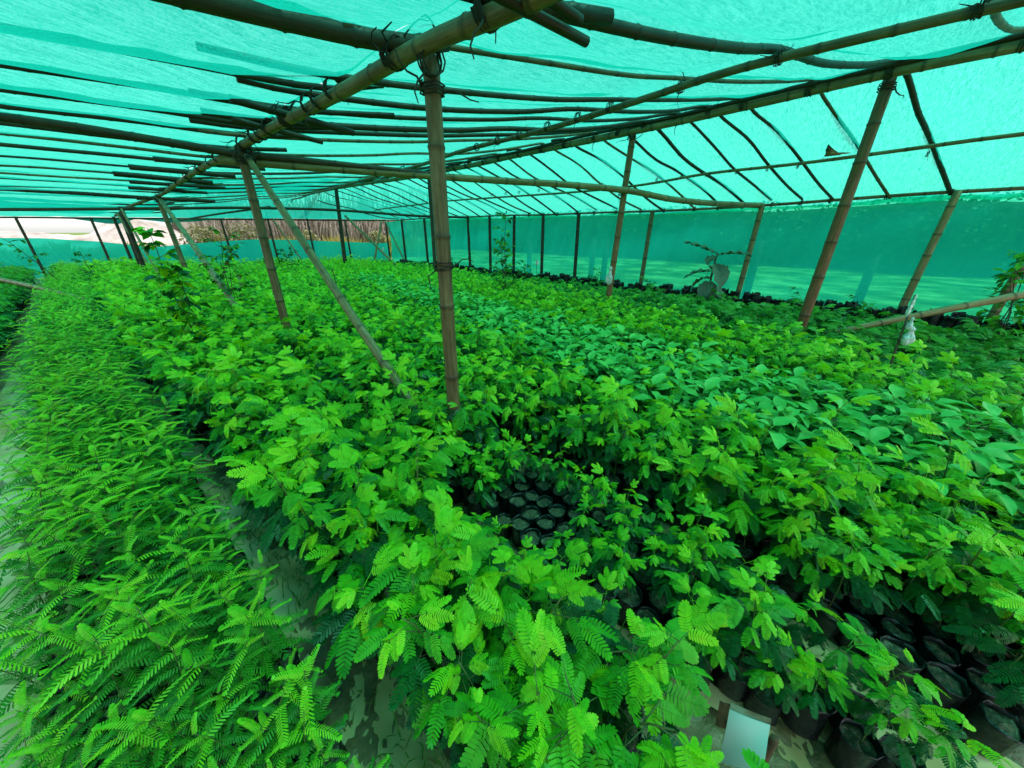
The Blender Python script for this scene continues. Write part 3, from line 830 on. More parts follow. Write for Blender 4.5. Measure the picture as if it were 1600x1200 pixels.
def whole_me(kind, v, lod):
    """whole potted seedling as one mesh, for copies too small to show their parts"""
    if (kind, v, lod) not in _wm:
        b = foliage_mb(kind, v, lod); n = len(MATS[kind])
        s = stem_mb(kind, v, 3); b.join(s, None, [n] * len(s.f)); b.join(BAGLOW, None, [n + 1] * len(BAGLOW.f)); b.join(SOILMB[0], None, [n + 2] * len(SOILMB[0].f))
        _wm[kind, v, lod] = b.mesh('seedling_mesh', MATS[kind] + [M_STEM, M_BAG, M_SOIL])
    return _wm[kind, v, lod]
PINME = {}
def pin_me(v, tone):
    if (v, tone) not in PINME: PINME[v, tone] = PIN[0, v].mesh('pinna', [MATS['acacia'][tone]])
    return PINME[v, tone]
RACH = {}
def rach_me(k):
    if k not in RACH: RACH[k] = LEAFSPEC[k][0].mesh('rachis', [M_STEM])
    return RACH[k]

# ------------------------------------------------------------------ beds: where each bag stands
F_PX = 536.656; PIT = R(24.0948); AZ = R(46.5)
def project(x, y, z):
    fw = math.sin(AZ) * x + math.cos(AZ) * y; r = math.cos(AZ) * x - math.sin(AZ) * y; up = z - 1.5
    dep = math.cos(PIT) * fw - math.sin(PIT) * up
    if dep < .05: return None
    return 790 + F_PX * r / dep, 600 - F_PX * (math.sin(PIT) * fw + math.cos(PIT) * up) / dep, dep
def inview(x, y, z=.3, m=120):
    q = project(x, y, z)
    return q is not None and -m < q[0] < 1600 + m and -m < q[1] < 1200 + 260
def lerp(y, ys, xs): return float(np.interp(y, ys, xs))
POSTS = [(1.165, 1.56), (1.06, 4.44), (1.0, 11.58), (.35, 13.26), (5.87, .23), (5.63, 2.9), (5.98, 8.4), (5.35, 12.9)]
plants = []   # (kind, x, y, scale)
empties = []
def bed(kind, xl, xr, y0, y1, sp=.1, fill=1.0, smin=.85, smax=1.15, tall=None, sx=None):
    y = y0; row = 0
    while y < y1:
        a, c = xl(y), xr(y); x = a + sp * (.5 if row % 2 else .15) * .8
        while x < c - sp * .2:
            px, py = x + random.uniform(-.012, .012), y + random.uniform(-.012, .012)
            ok = py < Yend(px) - .35 and all((px - q[0]) ** 2 + (py - q[1]) ** 2 > .006 for q in POSTS) and (px - .66) ** 2 + (py + .15) ** 2 > .042
            if ok and inview(px, py):
                if random.random() < fill:
                    s = random.uniform(smin, smax)
                    if tall: s *= tall(px, py)
                    plants.append((kind, px, py, s))
                else: empties.append((px, py))
            x += sp
        y += sp * .88; row += 1
# bag-only gaps the photograph shows
HOLES = [(1.03, .78, .19), (1.2, .98, .08), (1.52, -.55, .15), (1.42, -.85, .14)]
def inhole(x, y): return any((x - a) ** 2 + (y - b_) ** 2 < r * r for a, b_, r in HOLES)
# feathery bed on the left
bed('feathery', lambda y: lerp(y, [-1, 1, 3, 5, 12, 20], [-.54, -.53, -.66, -.86, -1.25, -1.6]), lambda y: lerp(y, [-1, .6, 2.6, 5.3, 11, 18], [.10, .05, -.09, -.33, -.60, -1.0]), -.35, 19, .092, .96, .75, 1.15, tall=lambda x, y: .74 if y < .9 else (.86 if y < 1.8 else 1.0))
# acacia beds in the middle
bed('acacia', lambda y: lerp(y, [-1, .6, 2.6, 5.3, 11, 18], [.33, .27, .11, -.19, -.46, -.85]), lambda y: lerp(y, [-1, -.05, .3, 1.2, 2, 5, 12, 18], [.52, .58, .80, .82, .84, .86, .86, .5]), -.30, 18, .112, .92, .75, 1.2, tall=lambda x, y: (.68 if x > .62 and .2 < y < 1.25 else 1.16) if y < 1.5 else 1.08)
bed('acacia', lambda y: lerp(y, [-1, -.3, 0, 2, 18], [1.10, 1.05, .97, .95, .95]), lambda y: lerp(y, [-1, -.5, -.2, .2, 2, 6, 18], [1.12, 1.18, 1.32, 1.46, 1.46, 1.6, 1.7]), -.6, 17, .11, .86, .75, 1.15, tall=lambda x, y: .66 if .25 < y < 1.35 else (.78 if y <= .25 else 1.08))
bed('acacia', lambda y: lerp(y, [-1.5, -.6, -.2, .2, 2, 6, 18], [1.34, 1.42, 1.52, 1.64, 1.60, 1.66, 1.75]), lambda y: lerp(y, [-1, 0, 1.56, 6.7, 12, 18], [2.38, 2.31, 2.36, 3.4, 4.0, 4.4]), -1.3, 16, .112, .93, .65, 1.2)
bed('broad', lambda y: lerp(y, [-1, 0, 1.56, 6.7, 12], [2.44, 2.37, 2.42, 3.48, 4.1]) + random.uniform(-.16, .16), lambda y: lerp(y, [-1, 0, 1.5, 7.2, 12], [3.45, 3.55, 3.72, 4.3, 4.6]), -1.6, 8.6, .12, .97, .9, 1.2)
bed('acacia', lambda y: lerp(y, [-1, 0, 1.5, 7.2, 12], [3.5, 3.6, 3.78, 4.36, 4.66]), lambda y: lerp(y, [-1.2, -.5, .43, 2.1, 5.2, 9, 14], [4.45, 4.4, 4.72, 5.2, 5.9, 6.2, 6.4]), -2.0, 15, .108, .97, .8, 1.12)
bed('acacia', lambda y: lerp(y, [8.7, 12, 16], [3.9, 4.1, 4.4]), lambda y: lerp(y, [8.7, 12, 16], [4.5, 4.6, 4.7]), 8.7, 15, .12)
# dark bed along the side wall, thinner, with black bags between
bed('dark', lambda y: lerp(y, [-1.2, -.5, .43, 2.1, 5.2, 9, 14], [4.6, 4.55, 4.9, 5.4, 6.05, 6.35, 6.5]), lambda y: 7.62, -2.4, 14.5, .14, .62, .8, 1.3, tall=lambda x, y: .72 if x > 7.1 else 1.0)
# leftmost bed of dark seedlings
bed('dark', lambda y: -2.6 - .03 * y, lambda y: lerp(y, [4, 8, 13, 20], [-1.2, -1.45, -1.72, -2.2]), 5, 19.3, .13, .97, 1.0, 1.4)
pl2 = []
for p in plants:
    if p[0] == 'acacia' and inhole(p[1], p[2]): empties.append((p[1], p[2]))
    else: pl2.append(('acacia', *p[1:]) if p[0] == 'broad' and random.random() < .13 else p)
plants = pl2

SEEN = {'acacia': ('feathery_acacia_seedling', 'bright green seedling with broad feathered leaves in a black bag among its packed bed', 'seedling', 'acacia-leaved seedlings packed in the middle beds'),
        'feathery': ('fern_leaved_seedling', 'slender arching seedling with narrow fern-like leaves in the bed beside the left muddy path', 'seedling', 'fern-leaved seedlings in the left bed'),
        'broad': ('broad_leaved_seedling', 'blue-green seedling with plain oval leaves in the band between the bright feathered beds', 'seedling', 'broad-leaved seedlings in the middle band'),
        'dark': ('dark_low_seedling', 'small dark green seedling in a black bag in the thin bed by the net wall', 'seedling', 'dark seedlings along the net edges')}
LIMIT = {'acacia': (26, 60, 150, 64), 'feathery': (0, 70, 230, 0), 'broad': (0, 60, 240, 0), 'dark': (0, 0, 90, 210)}
for kind in SEEN:
    L = [p for p in plants if p[0] == kind]
    L.sort(key=lambda p: (project(p[1], p[2], .35) or (0, 0, 99))[2] + (0 if inview(p[1], p[2], .4, 0) else 3))
    name, label, cat, grp = SEEN[kind]
    a0, a1, a2, a3 = LIMIT[kind]
    rest = []
    for i, (k_, x, y, s) in enumerate(L):
        name, label, cat, grp = SEEN[kind]
        if kind == 'acacia':
            if x < .92: label, grp = 'bright seedling with large feathered leaves in the tall bed between path and thick post', 'seedlings of the tall bed left of the thick post'
            elif x < 1.52 and y < 8: label, grp = 'short feathered seedling in the thin bed right at the foot of the thick brown post', 'seedlings of the thin bed at the thick post'
            elif x < lerp(y, [-1, 0, 1.5, 7.2, 12], [2.9, 3.0, 3.1, 3.9, 4.4]): label, grp = 'feathered seedling in the bed between the thick post and the broad-leaved band', 'seedlings of the bed before the broad-leaved band'
            else: label, grp = 'lime green feathered seedling in the far bed between broad-leaved band and dark wall bed', 'seedlings of the bed behind the broad-leaved band'
        elif kind == 'dark' and x < 0: label, grp = 'dark green seedling in the outermost left bed under the low lying pole', 'dark seedlings of the outermost left bed'
        v = random.randrange(NREC[kind]); rz = random.uniform(0, 6.28)
        if i >= a0 + a1 + a2 + a3: rest.append((x, y, s, v, rz)); continue
        if i >= a0 + a1 + a2:
            o = obj(name, whole_me(kind, v, 1), None, None); o.location = (x, y, 0.012); o.rotation_euler = (0, 0, rz); o.scale = (s, s, s)
            tag(o, label, cat, grp); continue
        t = empty(name, (x, y, .012), rz); tag(t, label, cat, grp)
        sb = 1 + (random.uniform(-.08, .1))
        bg = obj('bag', BAGME[i % 5], t, rotz(random.uniform(0, 6)) @ rotx(random.uniform(-.07, .07)) @ roty(random.uniform(-.07, .07)) @ Matrix.Diagonal((sb, sb * random.uniform(.9, 1.08), random.uniform(.88, 1.12), 1))); obj('soil', SOILME[i % 4], bg)
        S = Matrix.Diagonal((s, s, s, 1)); S = trans(0, 0, .12 * (1 - s)) @ S
        P, r, LL = REC[kind][v]
        obj('stem', STEMME[kind, v], t, S)
        if i < a0:
            for k, M, tone in LL:
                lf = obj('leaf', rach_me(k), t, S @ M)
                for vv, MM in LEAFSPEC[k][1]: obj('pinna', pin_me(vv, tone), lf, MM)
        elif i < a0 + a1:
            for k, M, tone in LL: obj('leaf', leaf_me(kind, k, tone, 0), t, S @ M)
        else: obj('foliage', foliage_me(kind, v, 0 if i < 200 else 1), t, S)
    # the rest of the kind: one scattered mass
    if rest:
        protos = bpy.data.collections.new(kind + '_prototypes')
        nv = NREC[kind]; ids = {}
        for lod in (1, 2):
            for v in range(nv):
                o = bpy.data.objects.new('%s_%d_%02d' % (kind, lod, v), whole_me(kind, v, lod)); protos.objects.link(o); ids[lod, v] = (lod - 1) * nv + v
        me = bpy.data.meshes.new(name + '_mass')
        me.from_pydata([(x, y, .012) for x, y, s, v, rz in rest], [], [])
        at = me.attributes.new('turn', 'FLOAT_VECTOR', 'POINT'); at.data.foreach_set('vector', np.array([(random.uniform(-.06, .06), random.uniform(-.06, .06), rz) for x, y, s, v, rz in rest]).ravel())
        at = me.attributes.new('size', 'FLOAT', 'POINT'); at.data.foreach_set('value', [s for x, y, s, v, rz in rest])
        at = me.attributes.new('pick', 'INT', 'POINT'); at.data.foreach_set('value', [ids[1 if math.hypot(x, y) < 6.5 else 2, v] for x, y, s, v, rz in rest])
        o = obj(name + '_mass', me); tag(o, kind='stuff', label='packed ' + grp, cat='seedlings')
        ng = bpy.data.node_groups.new(kind + '_scatter', 'GeometryNodeTree')
        ng.interface.new_socket('Geometry', in_out='INPUT', socket_type='NodeSocketGeometry'); ng.interface.new_socket('Geometry', in_out='OUTPUT', socket_type='NodeSocketGeometry')
        gi = ng.nodes.new('NodeGroupInput'); go = ng.nodes.new('NodeGroupOutput'); iop = ng.nodes.new('GeometryNodeInstanceOnPoints'); ci = ng.nodes.new('GeometryNodeCollectionInfo')
        ci.inputs['Collection'].default_value = protos; ci.inputs['Separate Children'].default_value = True; ci.inputs['Reset Children'].default_value = True
        def na(nm, typ):
            n_ = ng.nodes.new('GeometryNodeInputNamedAttribute'); n_.data_type = typ; n_.inputs['Name'].default_value = nm; return n_
        e2r = ng.nodes.new('FunctionNodeEulerToRotation')
        ng.links.new(gi.outputs[0], iop.inputs['Points']); ng.links.new(ci.outputs[0], iop.inputs['Instance']); iop.inputs['Pick Instance'].default_value = True
        ng.links.new(na('pick', 'INT').outputs['Attribute'], iop.inputs['Instance Index'])
        ng.links.new(na('turn', 'FLOAT_VECTOR').outputs['Attribute'], e2r.inputs[0]); ng.links.new(e2r.outputs[0], iop.inputs['Rotation'])
        ng.links.new(na('size', 'FLOAT').outputs['Attribute'], iop.inputs['Scale'])
        ng.links.new(iop.outputs[0], go.inputs[0])
        md = o.modifiers.new('scatter', 'NODES'); md.node_group = ng
# bags without a seedling
empties = [e for e in empties if inview(e[0], e[1], .1, 20)]
empties.sort(key=lambda e: math.hypot(*e)); empties = empties[:290]
for i, (x, y) in enumerate(empties):
    t = obj('empty_nursery_bag', BAGME[i % 5]); t.location = (x, y, .012); t.rotation_euler = (random.uniform(-.1, .1), random.uniform(-.1, .1), random.uniform(0, 6)); s = random.uniform(.92, 1.08); t.scale = (s, s * random.uniform(.88, 1.08), s * random.uniform(.8, 1.15))
    obj('soil', SOILME[i % 4], t)
    if math.hypot(x - 1.05, y - .8) < .4: tag(t, 'small black nursery bag without a seedling, in the bare patch right of the thick post', 'nursery bag', 'bare bags right of the thick post')
    elif x > 1.2 and y < .1: tag(t, 'black nursery bag of soil without a seedling, at the bed edge by the muddy water', 'nursery bag', 'bare bags by the muddy water')
    elif x > 4.4: tag(t, 'black nursery bag without a seedling, between dark seedlings near the net wall', 'nursery bag', 'bare bags among the dark seedlings')
    else: tag(t, 'black nursery bag without a seedling, hidden among the crowded bright beds', 'nursery bag', 'bare bags among the bright seedlings')
# taller bags in line at the foot of the net wall
y = -2.0; i = 0
while y < 13.5:
    for xx in (7.74, 7.88):
        if inview(xx, y, .2, 20):
            t = obj('tall_nursery_bag', BAGME[i % 5]); t.location = (xx + random.uniform(-.03, .03), y + random.uniform(-.03, .03), .012); s = random.uniform(1.3, 1.6); t.scale = (s, s, s * random.uniform(1.6, 2.1)); t.rotation_euler = (random.uniform(-.1, .1), random.uniform(-.1, .1), random.uniform(0, 6))
            tag(t, 'tall black plastic bag in the dark line at the foot of the green net wall', 'nursery bag', 'black bags lined along the net wall'); i += 1
    y += .13

# ------------------------------------------------------------------ taller plants standing out of the beds
def oval_mb(L, w, droop=.3):
    b = MB(); V, F = [], []
    for u, h in ((0, .1), (.3, .9), (.65, .85), (1, .0)):
        z = -L * droop * u * u
        V += [(L * u, w * h * .5, z + w * h * .12), (L * u, 0, z), (L * u, -w * h * .5, z + w * h * .12)]
    for i in range(3):
        for j in range(2):
            a = i * 3 + j; F.append((a, a + 3, a + 4, a + 1))
    b.add(V, F); return b
def sapling(name, label, cat, loc, h, mats, lm, nb=5, per=6, spread=.3, lean=(0, 0), ls=1.0, seed=0, z0=.1, r=.008, clump=1, bare=False):
    rn = random.Random(seed)
    t = empty(name, loc); tag(t, label, cat)
    b = MB(); spots = []
    for c in range(clump):
        ox, oy = (rn.uniform(-.08, .08), rn.uniform(-.08, .08)) if clump > 1 else (0, 0)
        lx, ly = lean[0] + rn.uniform(-.1, .1), lean[1] + rn.uniform(-.1, .1)
        hh = h * (1 if c == 0 else rn.uniform(.6, .95))
        P = [np.array((ox + lx * q * q + .02 * math.sin(q * 8 + c), oy + ly * q * q + .02 * math.cos(q * 7), hh * q)) for q in np.linspace(0, 1, 9)]
        tube(b, P, np.linspace(r, r * .35, 9), 5)
        for k in range(nb):
            q = z0 + (1 - z0) * (k + rn.uniform(.1, .9)) / nb
            p = on(P, q); az = k * 2.4 + rn.uniform(-.5, .5); bl = spread * (1.05 - .6 * q) * rn.uniform(.7, 1.15)
            d = np.array((math.cos(az), math.sin(az), rn.uniform(.2, .9))); d /= np.linalg.norm(d)
            Q = [p + d * bl * s_ + np.array((0, 0, -.12 * bl * s_ * s_)) for s_ in np.linspace(0, 1, 5)]
            tube(b, Q, np.linspace(r * .45, r * .2, 5), 4)
            for m in range(per):
                s_ = .2 + .8 * (m + rn.random()) / per; spots.append((on(Q, min(s_, .999)), az + rn.uniform(-1.6, 1.6)))
        spots.append((P[-1], rn.uniform(0, 6)))
    obj('stem', b.mesh('stem', [M_TWIG]), t)
    mes = [lm[0].mesh('leaf', [m]) for m in mats]
    for p, az in spots:
        M = trans(*p) @ rotz(az) @ roty(R(rn.uniform(-35, 45))) @ rotx(rn.uniform(-.6, .6)) @ Matrix.Scale(ls * rn.uniform(.7, 1.2), 4)
        obj('leaf', rn.choice(mes), t, M)
    return t
sapling('climbing_plant', 'tall leafy climbing plant with round light leaves beside the pale slanting brace', 'plant', (.33, 4.78, .1), 1.42, [M_MID, M_MID, M_YOUNG, M_OLDSHADE], [oval_mb(.095, .075)], 26, 6, .17, (-.03, .0), 1.0, 3, z0=.03, clump=2)
sapling('red_leaved_shrub', 'airy shrub with small reddish green leaves crossing the pale slanting brace', 'shrub', (.95, 6.6, .1), 1.38, [M_RED, M_MID, M_OLDSHADE], [oval_mb(.085, .055)], 15, 8, .48, (.05, .0), 1.0, 5, z0=.25, clump=2)
sapling('slender_sapling', 'slender sapling with small sparse leaves standing before the green side wall', 'sapling', (5.05, 4.85, .1), 1.72, [M_DARK1, M_MID, M_OLDSHADE], [oval_mb(.085, .045)], 18, 8, .34, (-.06, .02), 1.0, 7, z0=.03, clump=3)
sapling('twiggy_shrub', 'sparse dark shrub leaning left in front of the far low net', 'shrub', (-1.05, 12.2, .2), 1.25, [M_DARK1, M_DARK2], [oval_mb(.09, .055)], 10, 6, .42, (-.55, .25), 1.0, 9, z0=.2, r=.012)
sapling('twiggy_shrub', 'small dark shrub just right of the left-leaning shrub before the far net', 'shrub', (-.55, 13.0, .2), .85, [M_DARK1, M_DARK2], [oval_mb(.09, .05)], 7, 6, .36, (-.1, .1), 1.0, 10, z0=.2, r=.01)
sapling('bushy_shrub', 'rounded dark green shrub at the far end between brace and thin posts', 'shrub', (3.5, 12.4, .2), .78, [M_DARK1, M_DARK2, M_OLDSHADE], [oval_mb(.10, .05)], 12, 8, .55, (0, 0), 1.0, 11, z0=.1, clump=2)
sapling('weedy_shrub', 'light green weed bush wrapped round the wall post behind the leaning pole', 'shrub', (7.45, -1.62, .1), 1.25, [M_DARK1, M_MID, M_DARK2], [oval_mb(.11, .06)], 11, 7, .42, (.1, .1), 1.0, 12, z0=.1, clump=3)
sapling('low_weed', 'low weedy bush by the white tag stick at the wall foot', 'weed', (7.0, 6.0, .1), .72, [M_DARK1, M_OLDSHADE], [oval_mb(.09, .04)], 8, 6, .3, (0, 0), 1.0, 13, clump=3)
for i, (x, y, h) in enumerate(((7.6, -.35, .55), (7.55, .45, .6), (7.62, 3.0, .5), (7.6, 4.3, .62), (7.55, 9.6, .7))):
    sapling('wall_weed', ['short weed tuft right of the second wall post from the right', 'ragged weed tuft left of the thick reddish post', 'small weed tuft between two dark wall posts', 'thin weed tuft left of the white plastic wrap', 'weed clump near the far corner of the side wall'][i], 'weed', (x, y, .05), h, [M_DARK1, M_DARK2], [oval_mb(.08, .035)], 7, 5, .22, (0, 0), 1.0, 20 + i, clump=3, r=.004)
# a spiky dark plant behind the second post
t = empty('spiky_plant', (2.75, 11.8, .3)); tag(t, 'dark spiky plant with sword leaves left of the second bamboo post', 'plant')
rn = random.Random(4); sw = oval_mb(.34, .045, .15).mesh('leaf', [M_DARK2])
for k in range(16): obj('leaf', sw, t, trans(0, 0, .15 + .015 * k) @ rotz(k * 2.4) @ roty(-R(rn.uniform(15, 75))))
b = MB(); tube(b, [(0, 0, -.25), (0, 0, .45)], .012, 5); obj('stem', b.mesh('stem', [M_TWIG]), t)
# large grey-green leaved plant before the wall
def bigleaf_mb(L, w, droop, seed):
    rn = random.Random(seed); b = MB(); V, F = [], []; nu, nv = 15, 8
    tube(b, [(0, 0, 0), (L * .12, 0, .01)], .008, 5)
    for i in range(nu + 1):
        u = i / nu; h = w * .5 * max(.02, 1 - (2 * min(1, u ** .9) - 1) ** 2) ** .55 if i < nu else .006
        for j in range(nv + 1):
            v = j / nv * 2 - 1
            vein = .024 * math.cos((u * 9 - abs(v) * 1.6) * 2 * math.pi) * (1 - abs(v)) * min(1, h / .05)
            edge = .02 * math.sin(u * 22 + (v > 0) * 2) * v * v
            V.append((L * (.1 + u * (1 - .25 * droop * u)), h * v, -L * droop * .7 * u * u + abs(v) * h * .28 + vein + edge))
    for i in range(nu):
        for j in range(nv):
            a = i * (nv + 1) + j; F.append((a, a + nv + 1, a + nv + 2, a + 1))
    b.add(V, F); return b
t = empty('large_leaved_plant', (7.3, 1.75, 0)); tag(t, 'dark grey-green plant with huge crinkled oval leaves in front of the net wall', 'plant')
b = MB(); tube(b, [(0, 0, 0), (.01, .01, .5), (-.01, .01, .95), (0, 0, 1.15)], [.022, .02, .016, .01], 7); obj('stem', b.mesh('stem', [M_TWIG]), t)
toc = math.atan2(-1.75, -7.3)
for k, (az, z, L, w, d, pit) in enumerate(((toc + .55, .96, .46, .30, .75, 22), (toc - .45, .66, .36, .26, .8, 30), (toc + .05, .66, .34, .22, .8, 38), (toc + 1.35, 1.10, .50, .22, .35, -14), (toc - 1.55, 1.12, .56, .22, .10, -22), (toc - .6, 1.08, .26, .2, .6, 5), (toc - 1.4, .82, .46, .17, .55, -5), (toc + 1.1, .60, .44, .2, .8, 25), (toc + 3.0, .9, .4, .25, .5, 0), (toc + .3, .5, .34, .24, .8, 35), (toc - 2.2, .7, .4, .2, .7, 0))):
    obj('leaf', bigleaf_mb(L, w, d, k).mesh('leaf', [M_BIG]), t, trans(0, 0, z) @ rotz(az) @ roty(R(pit)) @ rotx(.15 * math.sin(k * 3)))

# ------------------------------------------------------------------ loose poles, sticks, plastic, sign, butterfly
lp = bpy.data.objects.new('loose_bamboo_pole', bamboo_mesh('loose_bamboo_pole', [(5.85, -.02, .30), (6.3, -.95, .68), (6.75, -1.75, .98)], .034, .042, M_BAMG, 11, .36, 0, 3)); col.objects.link(lp)
tag(lp, 'pale green bamboo pole slanting up out of the dark seedlings beside the plastic-topped stick', 'bamboo pole')
lp = bpy.data.objects.new('loose_bamboo_pole', bamboo_mesh('loose_bamboo_pole', [(-.52, 8.95, .40), (-1.2, 11.0, .49), (-2.4, 14.6, .56)], .04, .045, M_BAMG, 11, .36, 0, 4)); col.objects.link(lp)
tag(lp, 'green bamboo pole lying low across the far end of the left seedling beds', 'bamboo pole')
def stick(name, label, p0, p1, r=.007, cat='stick'):
    t = empty(name, p0); tag(t, label, cat); b = MB()
    P = [np.array(p1) - np.array(p0)]; P = [np.zeros(3), P[0] * .5 + np.array((.006, .004, 0)), P[0]]
    tube(b, P, r, 6); obj('cane', b.mesh('cane', [M_BAMD if False else M_TWIG]), t); return t
def crumple(rx, ry, rz, seed, mat=None):
    """crumpled plastic bag: ragged creased closed surface"""
    rn = random.Random(seed); nu, nv = 18, 9; V, F = [], []
    for j in range(nv + 1):
        tz = j / nv; pr = [[.3, .72, .95, 1.0, .92, .7, .48, .35, .55, .3], [.55, .9, 1.05, .9, .95, .75, .85, .5, .7, .35]][seed % 2][j]
        for i in range(nu):
            th = 2 * math.pi * i / nu; k = pr * (1 + .28 * math.cos(th * 3 + seed + tz * 2) * math.sin(tz * 3.1) + rn.uniform(-.14, .14))
            V.append((rx * k * math.cos(th), ry * k * math.sin(th), rz * (tz - .5) + rn.uniform(-.03, .03) * rz))
    for j in range(nv):
        for i in range(nu):
            c = (i + 1) % nu; F.append((j * nu + i, j * nu + c, (j + 1) * nu + c, (j + 1) * nu + i))
    F.append(tuple(range(nu))[::-1]); F.append(tuple(nv * nu + i for i in range(nu)))
    b = MB(); b.add(V, F); return b
t = stick('marker_stick', 'thin dark stick with white plastic tied on top, in front of the pale leaning pole', (4.15, -.52, .1), (4.18, -.44, 1.04))
obj('plastic_strip', crumple(.026, .012, .17, 3).mesh('plastic_strip', [M_WHITE], False), t, trans(.03, .075, .86))
obj('plastic_bag', crumple(.05, .035, .15, 4).mesh('plastic_bag', [M_WHITE], False), t, trans(.045, .01, .62))
obj('plastic_bag', crumple(.03, .02, .1, 8).mesh('plastic_bag', [M_WHITE], False), t, trans(.03, .035, .72))
w = bpy.data.objects.new('plastic_wrap', crumple(.07, .055, .30, 6).mesh('plastic_wrap', [M_WHITE], False)); col.objects.link(w); w.location = (5.60, 2.88, .80)
tag(w, 'torn white plastic bag tied round the foot of the second reddish post', 'plastic bag')
def tagstick(label, x, y, z0, z1, w=.05, h=.075):
    t = stick('tag_stick', label, (x, y, z0), (x, y, z1), .006)
    b = MB(); d = .002
    V = [(sx * w / 2, sy * d, sz * h) for sz in (0, 1) for sx, sy in ((-1, -1), (1, -1), (1, 1), (-1, 1))]
    b.add(V, [(0, 1, 2, 3)[::-1], (4, 5, 6, 7), (0, 1, 5, 4), (1, 2, 6, 5), (2, 3, 7, 6), (3, 0, 4, 7)])
    obj('tag', b.mesh('tag', [M_PAPER], False), t, trans(.01, -.012, z1 - z0 - h - .01) @ rotz(R(-60)))
    return t
tagstick('white tag on a stick among weeds near the side wall', 7.2, 5.75, .1, .82, .08, .1)
tagstick('tiny white tag on a stick before the far low net corner', 6.6, 12.4, .1, .95, .08, .1)
stick('marker_stick', 'bare thin stick poking up between the braces and the far seedlings', (2.55, 6.6, .1), (2.52, 6.62, .88), .007)
# white label sheet on a rusty stake
t = empty('bed_label', (.76, -.19, 0)); tag(t, 'white label sheet in plastic film on a short rusty stake by the muddy path', 'label sign')
b = MB(); tube(b, [(0.012, -.012, 0), (.008, -.01, .2), (.0, -.005, .355)], [.012, .011, .010], 7); obj('stake', b.mesh('stake', [M_RUST]), t)
A0, A1, A2, A3 = np.array((.735, -.098, .375)), np.array((.752, -.176, .398)), np.array((.687, -.19, .325)), np.array((.684, -.118, .24))
def patch(q0, q1, q2, q3, nu, nv, amp, off, mat, name):
    V, F = [], []
    nrm = np.cross(q1 - q0, q3 - q0); nrm /= np.linalg.norm(nrm)
    if nrm[2] < 0: nrm = -nrm
    for k in (1, -1):
        for j in range(nv + 1):
            for i in range(nu + 1):
                u, v = i / nu, j / nv
                p = (q0 * (1 - u) + q1 * u) * (1 - v) + (q3 * (1 - u) + q2 * u) * v
                V.append(p + nrm * (off + k * .0008 + amp * math.sin(u * 4 + v * 3) * math.sin(v * 5 + .5)))
    m = (nu + 1) * (nv + 1)
    for j in range(nv):
        for i in range(nu):
            a = j * (nu + 1) + i; F.append((a, a + 1, a + nu + 2, a + nu + 1)); F.append((m + a, m + a + nu + 1, m + a + nu + 2, m + a + 1))
    V = [v - np.array((.76, -.19, 0)) for v in V]
    b = MB(); b.add(V, F); return obj(name, b.mesh(name, [mat]), t)
patch(A0, A1, A2, A3, 8, 8, .004, 0, M_PAPER, 'label_sheet')
up_ = (A0 - A3) * .11; lf_ = (A0 - A1) * .28
patch(A0 + up_, A1 + up_ * .9, A1, A0, 6, 2, .003, -.003, M_FILM, 'film_edge')
patch(A0 + lf_ + up_ * .6, A0 + up_ * .6, A0 * .6 + A3 * .4, A0 * .6 + A3 * .4 + lf_, 3, 5, .004, -.003, M_RUST, 'muddy_flap')
# butterfly on the mid rail of the far slope
def wingmat():
    m, n, l, out = nodemat('butterfly_wing'); p = n.new('ShaderNodeBsdfPrincipled'); tc = n.new('ShaderNodeTexCoord')
    v = n.new('ShaderNodeTexVoronoi'); v.inputs['Scale'].default_value = 34; l.new(tc.outputs['Object'], v.inputs['Vector'])
    r = ramp(n, [(.0, (.55, .34, .18)), (.45, (.36, .19, .09)), (.6, (.10, .05, .03)), (.8, (.62, .48, .32))]); l.new(v.outputs['Distance'], r.inputs[0]); l.new(r.outputs[0], p.inputs['Base Color'])
    at = n.new('ShaderNodeAttribute'); at.attribute_name = 'tone'; mx = n.new('ShaderNodeMix'); mx.data_type = 'RGBA'
    l.new(at.outputs['Fac'], mx.inputs['Factor']); l.new(r.outputs[0], mx.inputs['A']); mx.inputs['B'].default_value = (.012, .01, .008, 1); l.new(mx.outputs['Result'], p.inputs['Base Color'])
    p.inputs['Roughness'].default_value = .8; l.new(p.outputs[0], out.inputs[0]); return m
MW = wingmat(); MBODY = simple('butterfly_body', [(.3, (.30, .13, .10)), (.7, (.62, .32, .26))], 40, .7)
t = empty('butterfly', (6.82, .63, 2.385)); tag(t, 'brown patterned butterfly with raised wings perched on the thin rail of the right roof slope', 'butterfly')
ax = Vector((.05, -1, 0)).normalized()
for sg in (1, -1):
    out_ = [(0, 0), (.22, .0), (.16, .055), (.10, .10), (.04, .155), (-.005, .205), (-.02, .17), (-.012, .10), (-.01, .05)]
    V = []; T = []
    for k in (0, 1):
        for i, (u, z) in enumerate(out_):
            V.append((sg * (.006 + z * .22) + k * .0015 * sg, -u, z + .016)); T.append(1.0 if i in (4, 5, 6) else .12)
    m = len(out_); cen = len(V); 
    V += [(sg * (.006 + .07 * .22), -.055, .08), (sg * (.0075 + .07 * .22), -.055, .08)]; T += [0, 0]
    F = []
    for i in range(m):
        c = (i + 1) % m; F.append((cen, i, c)); F.append((cen + 1, m + c, m + i)); F.append((i, m + i, m + c, c))
    b = MB(); b.add(V, F, 0, None, T); obj('wing', b.mesh('wing', [MW]), t, Matrix.Rotation(R(-42), 4, 'Y') @ Matrix.Scale(.68, 4))
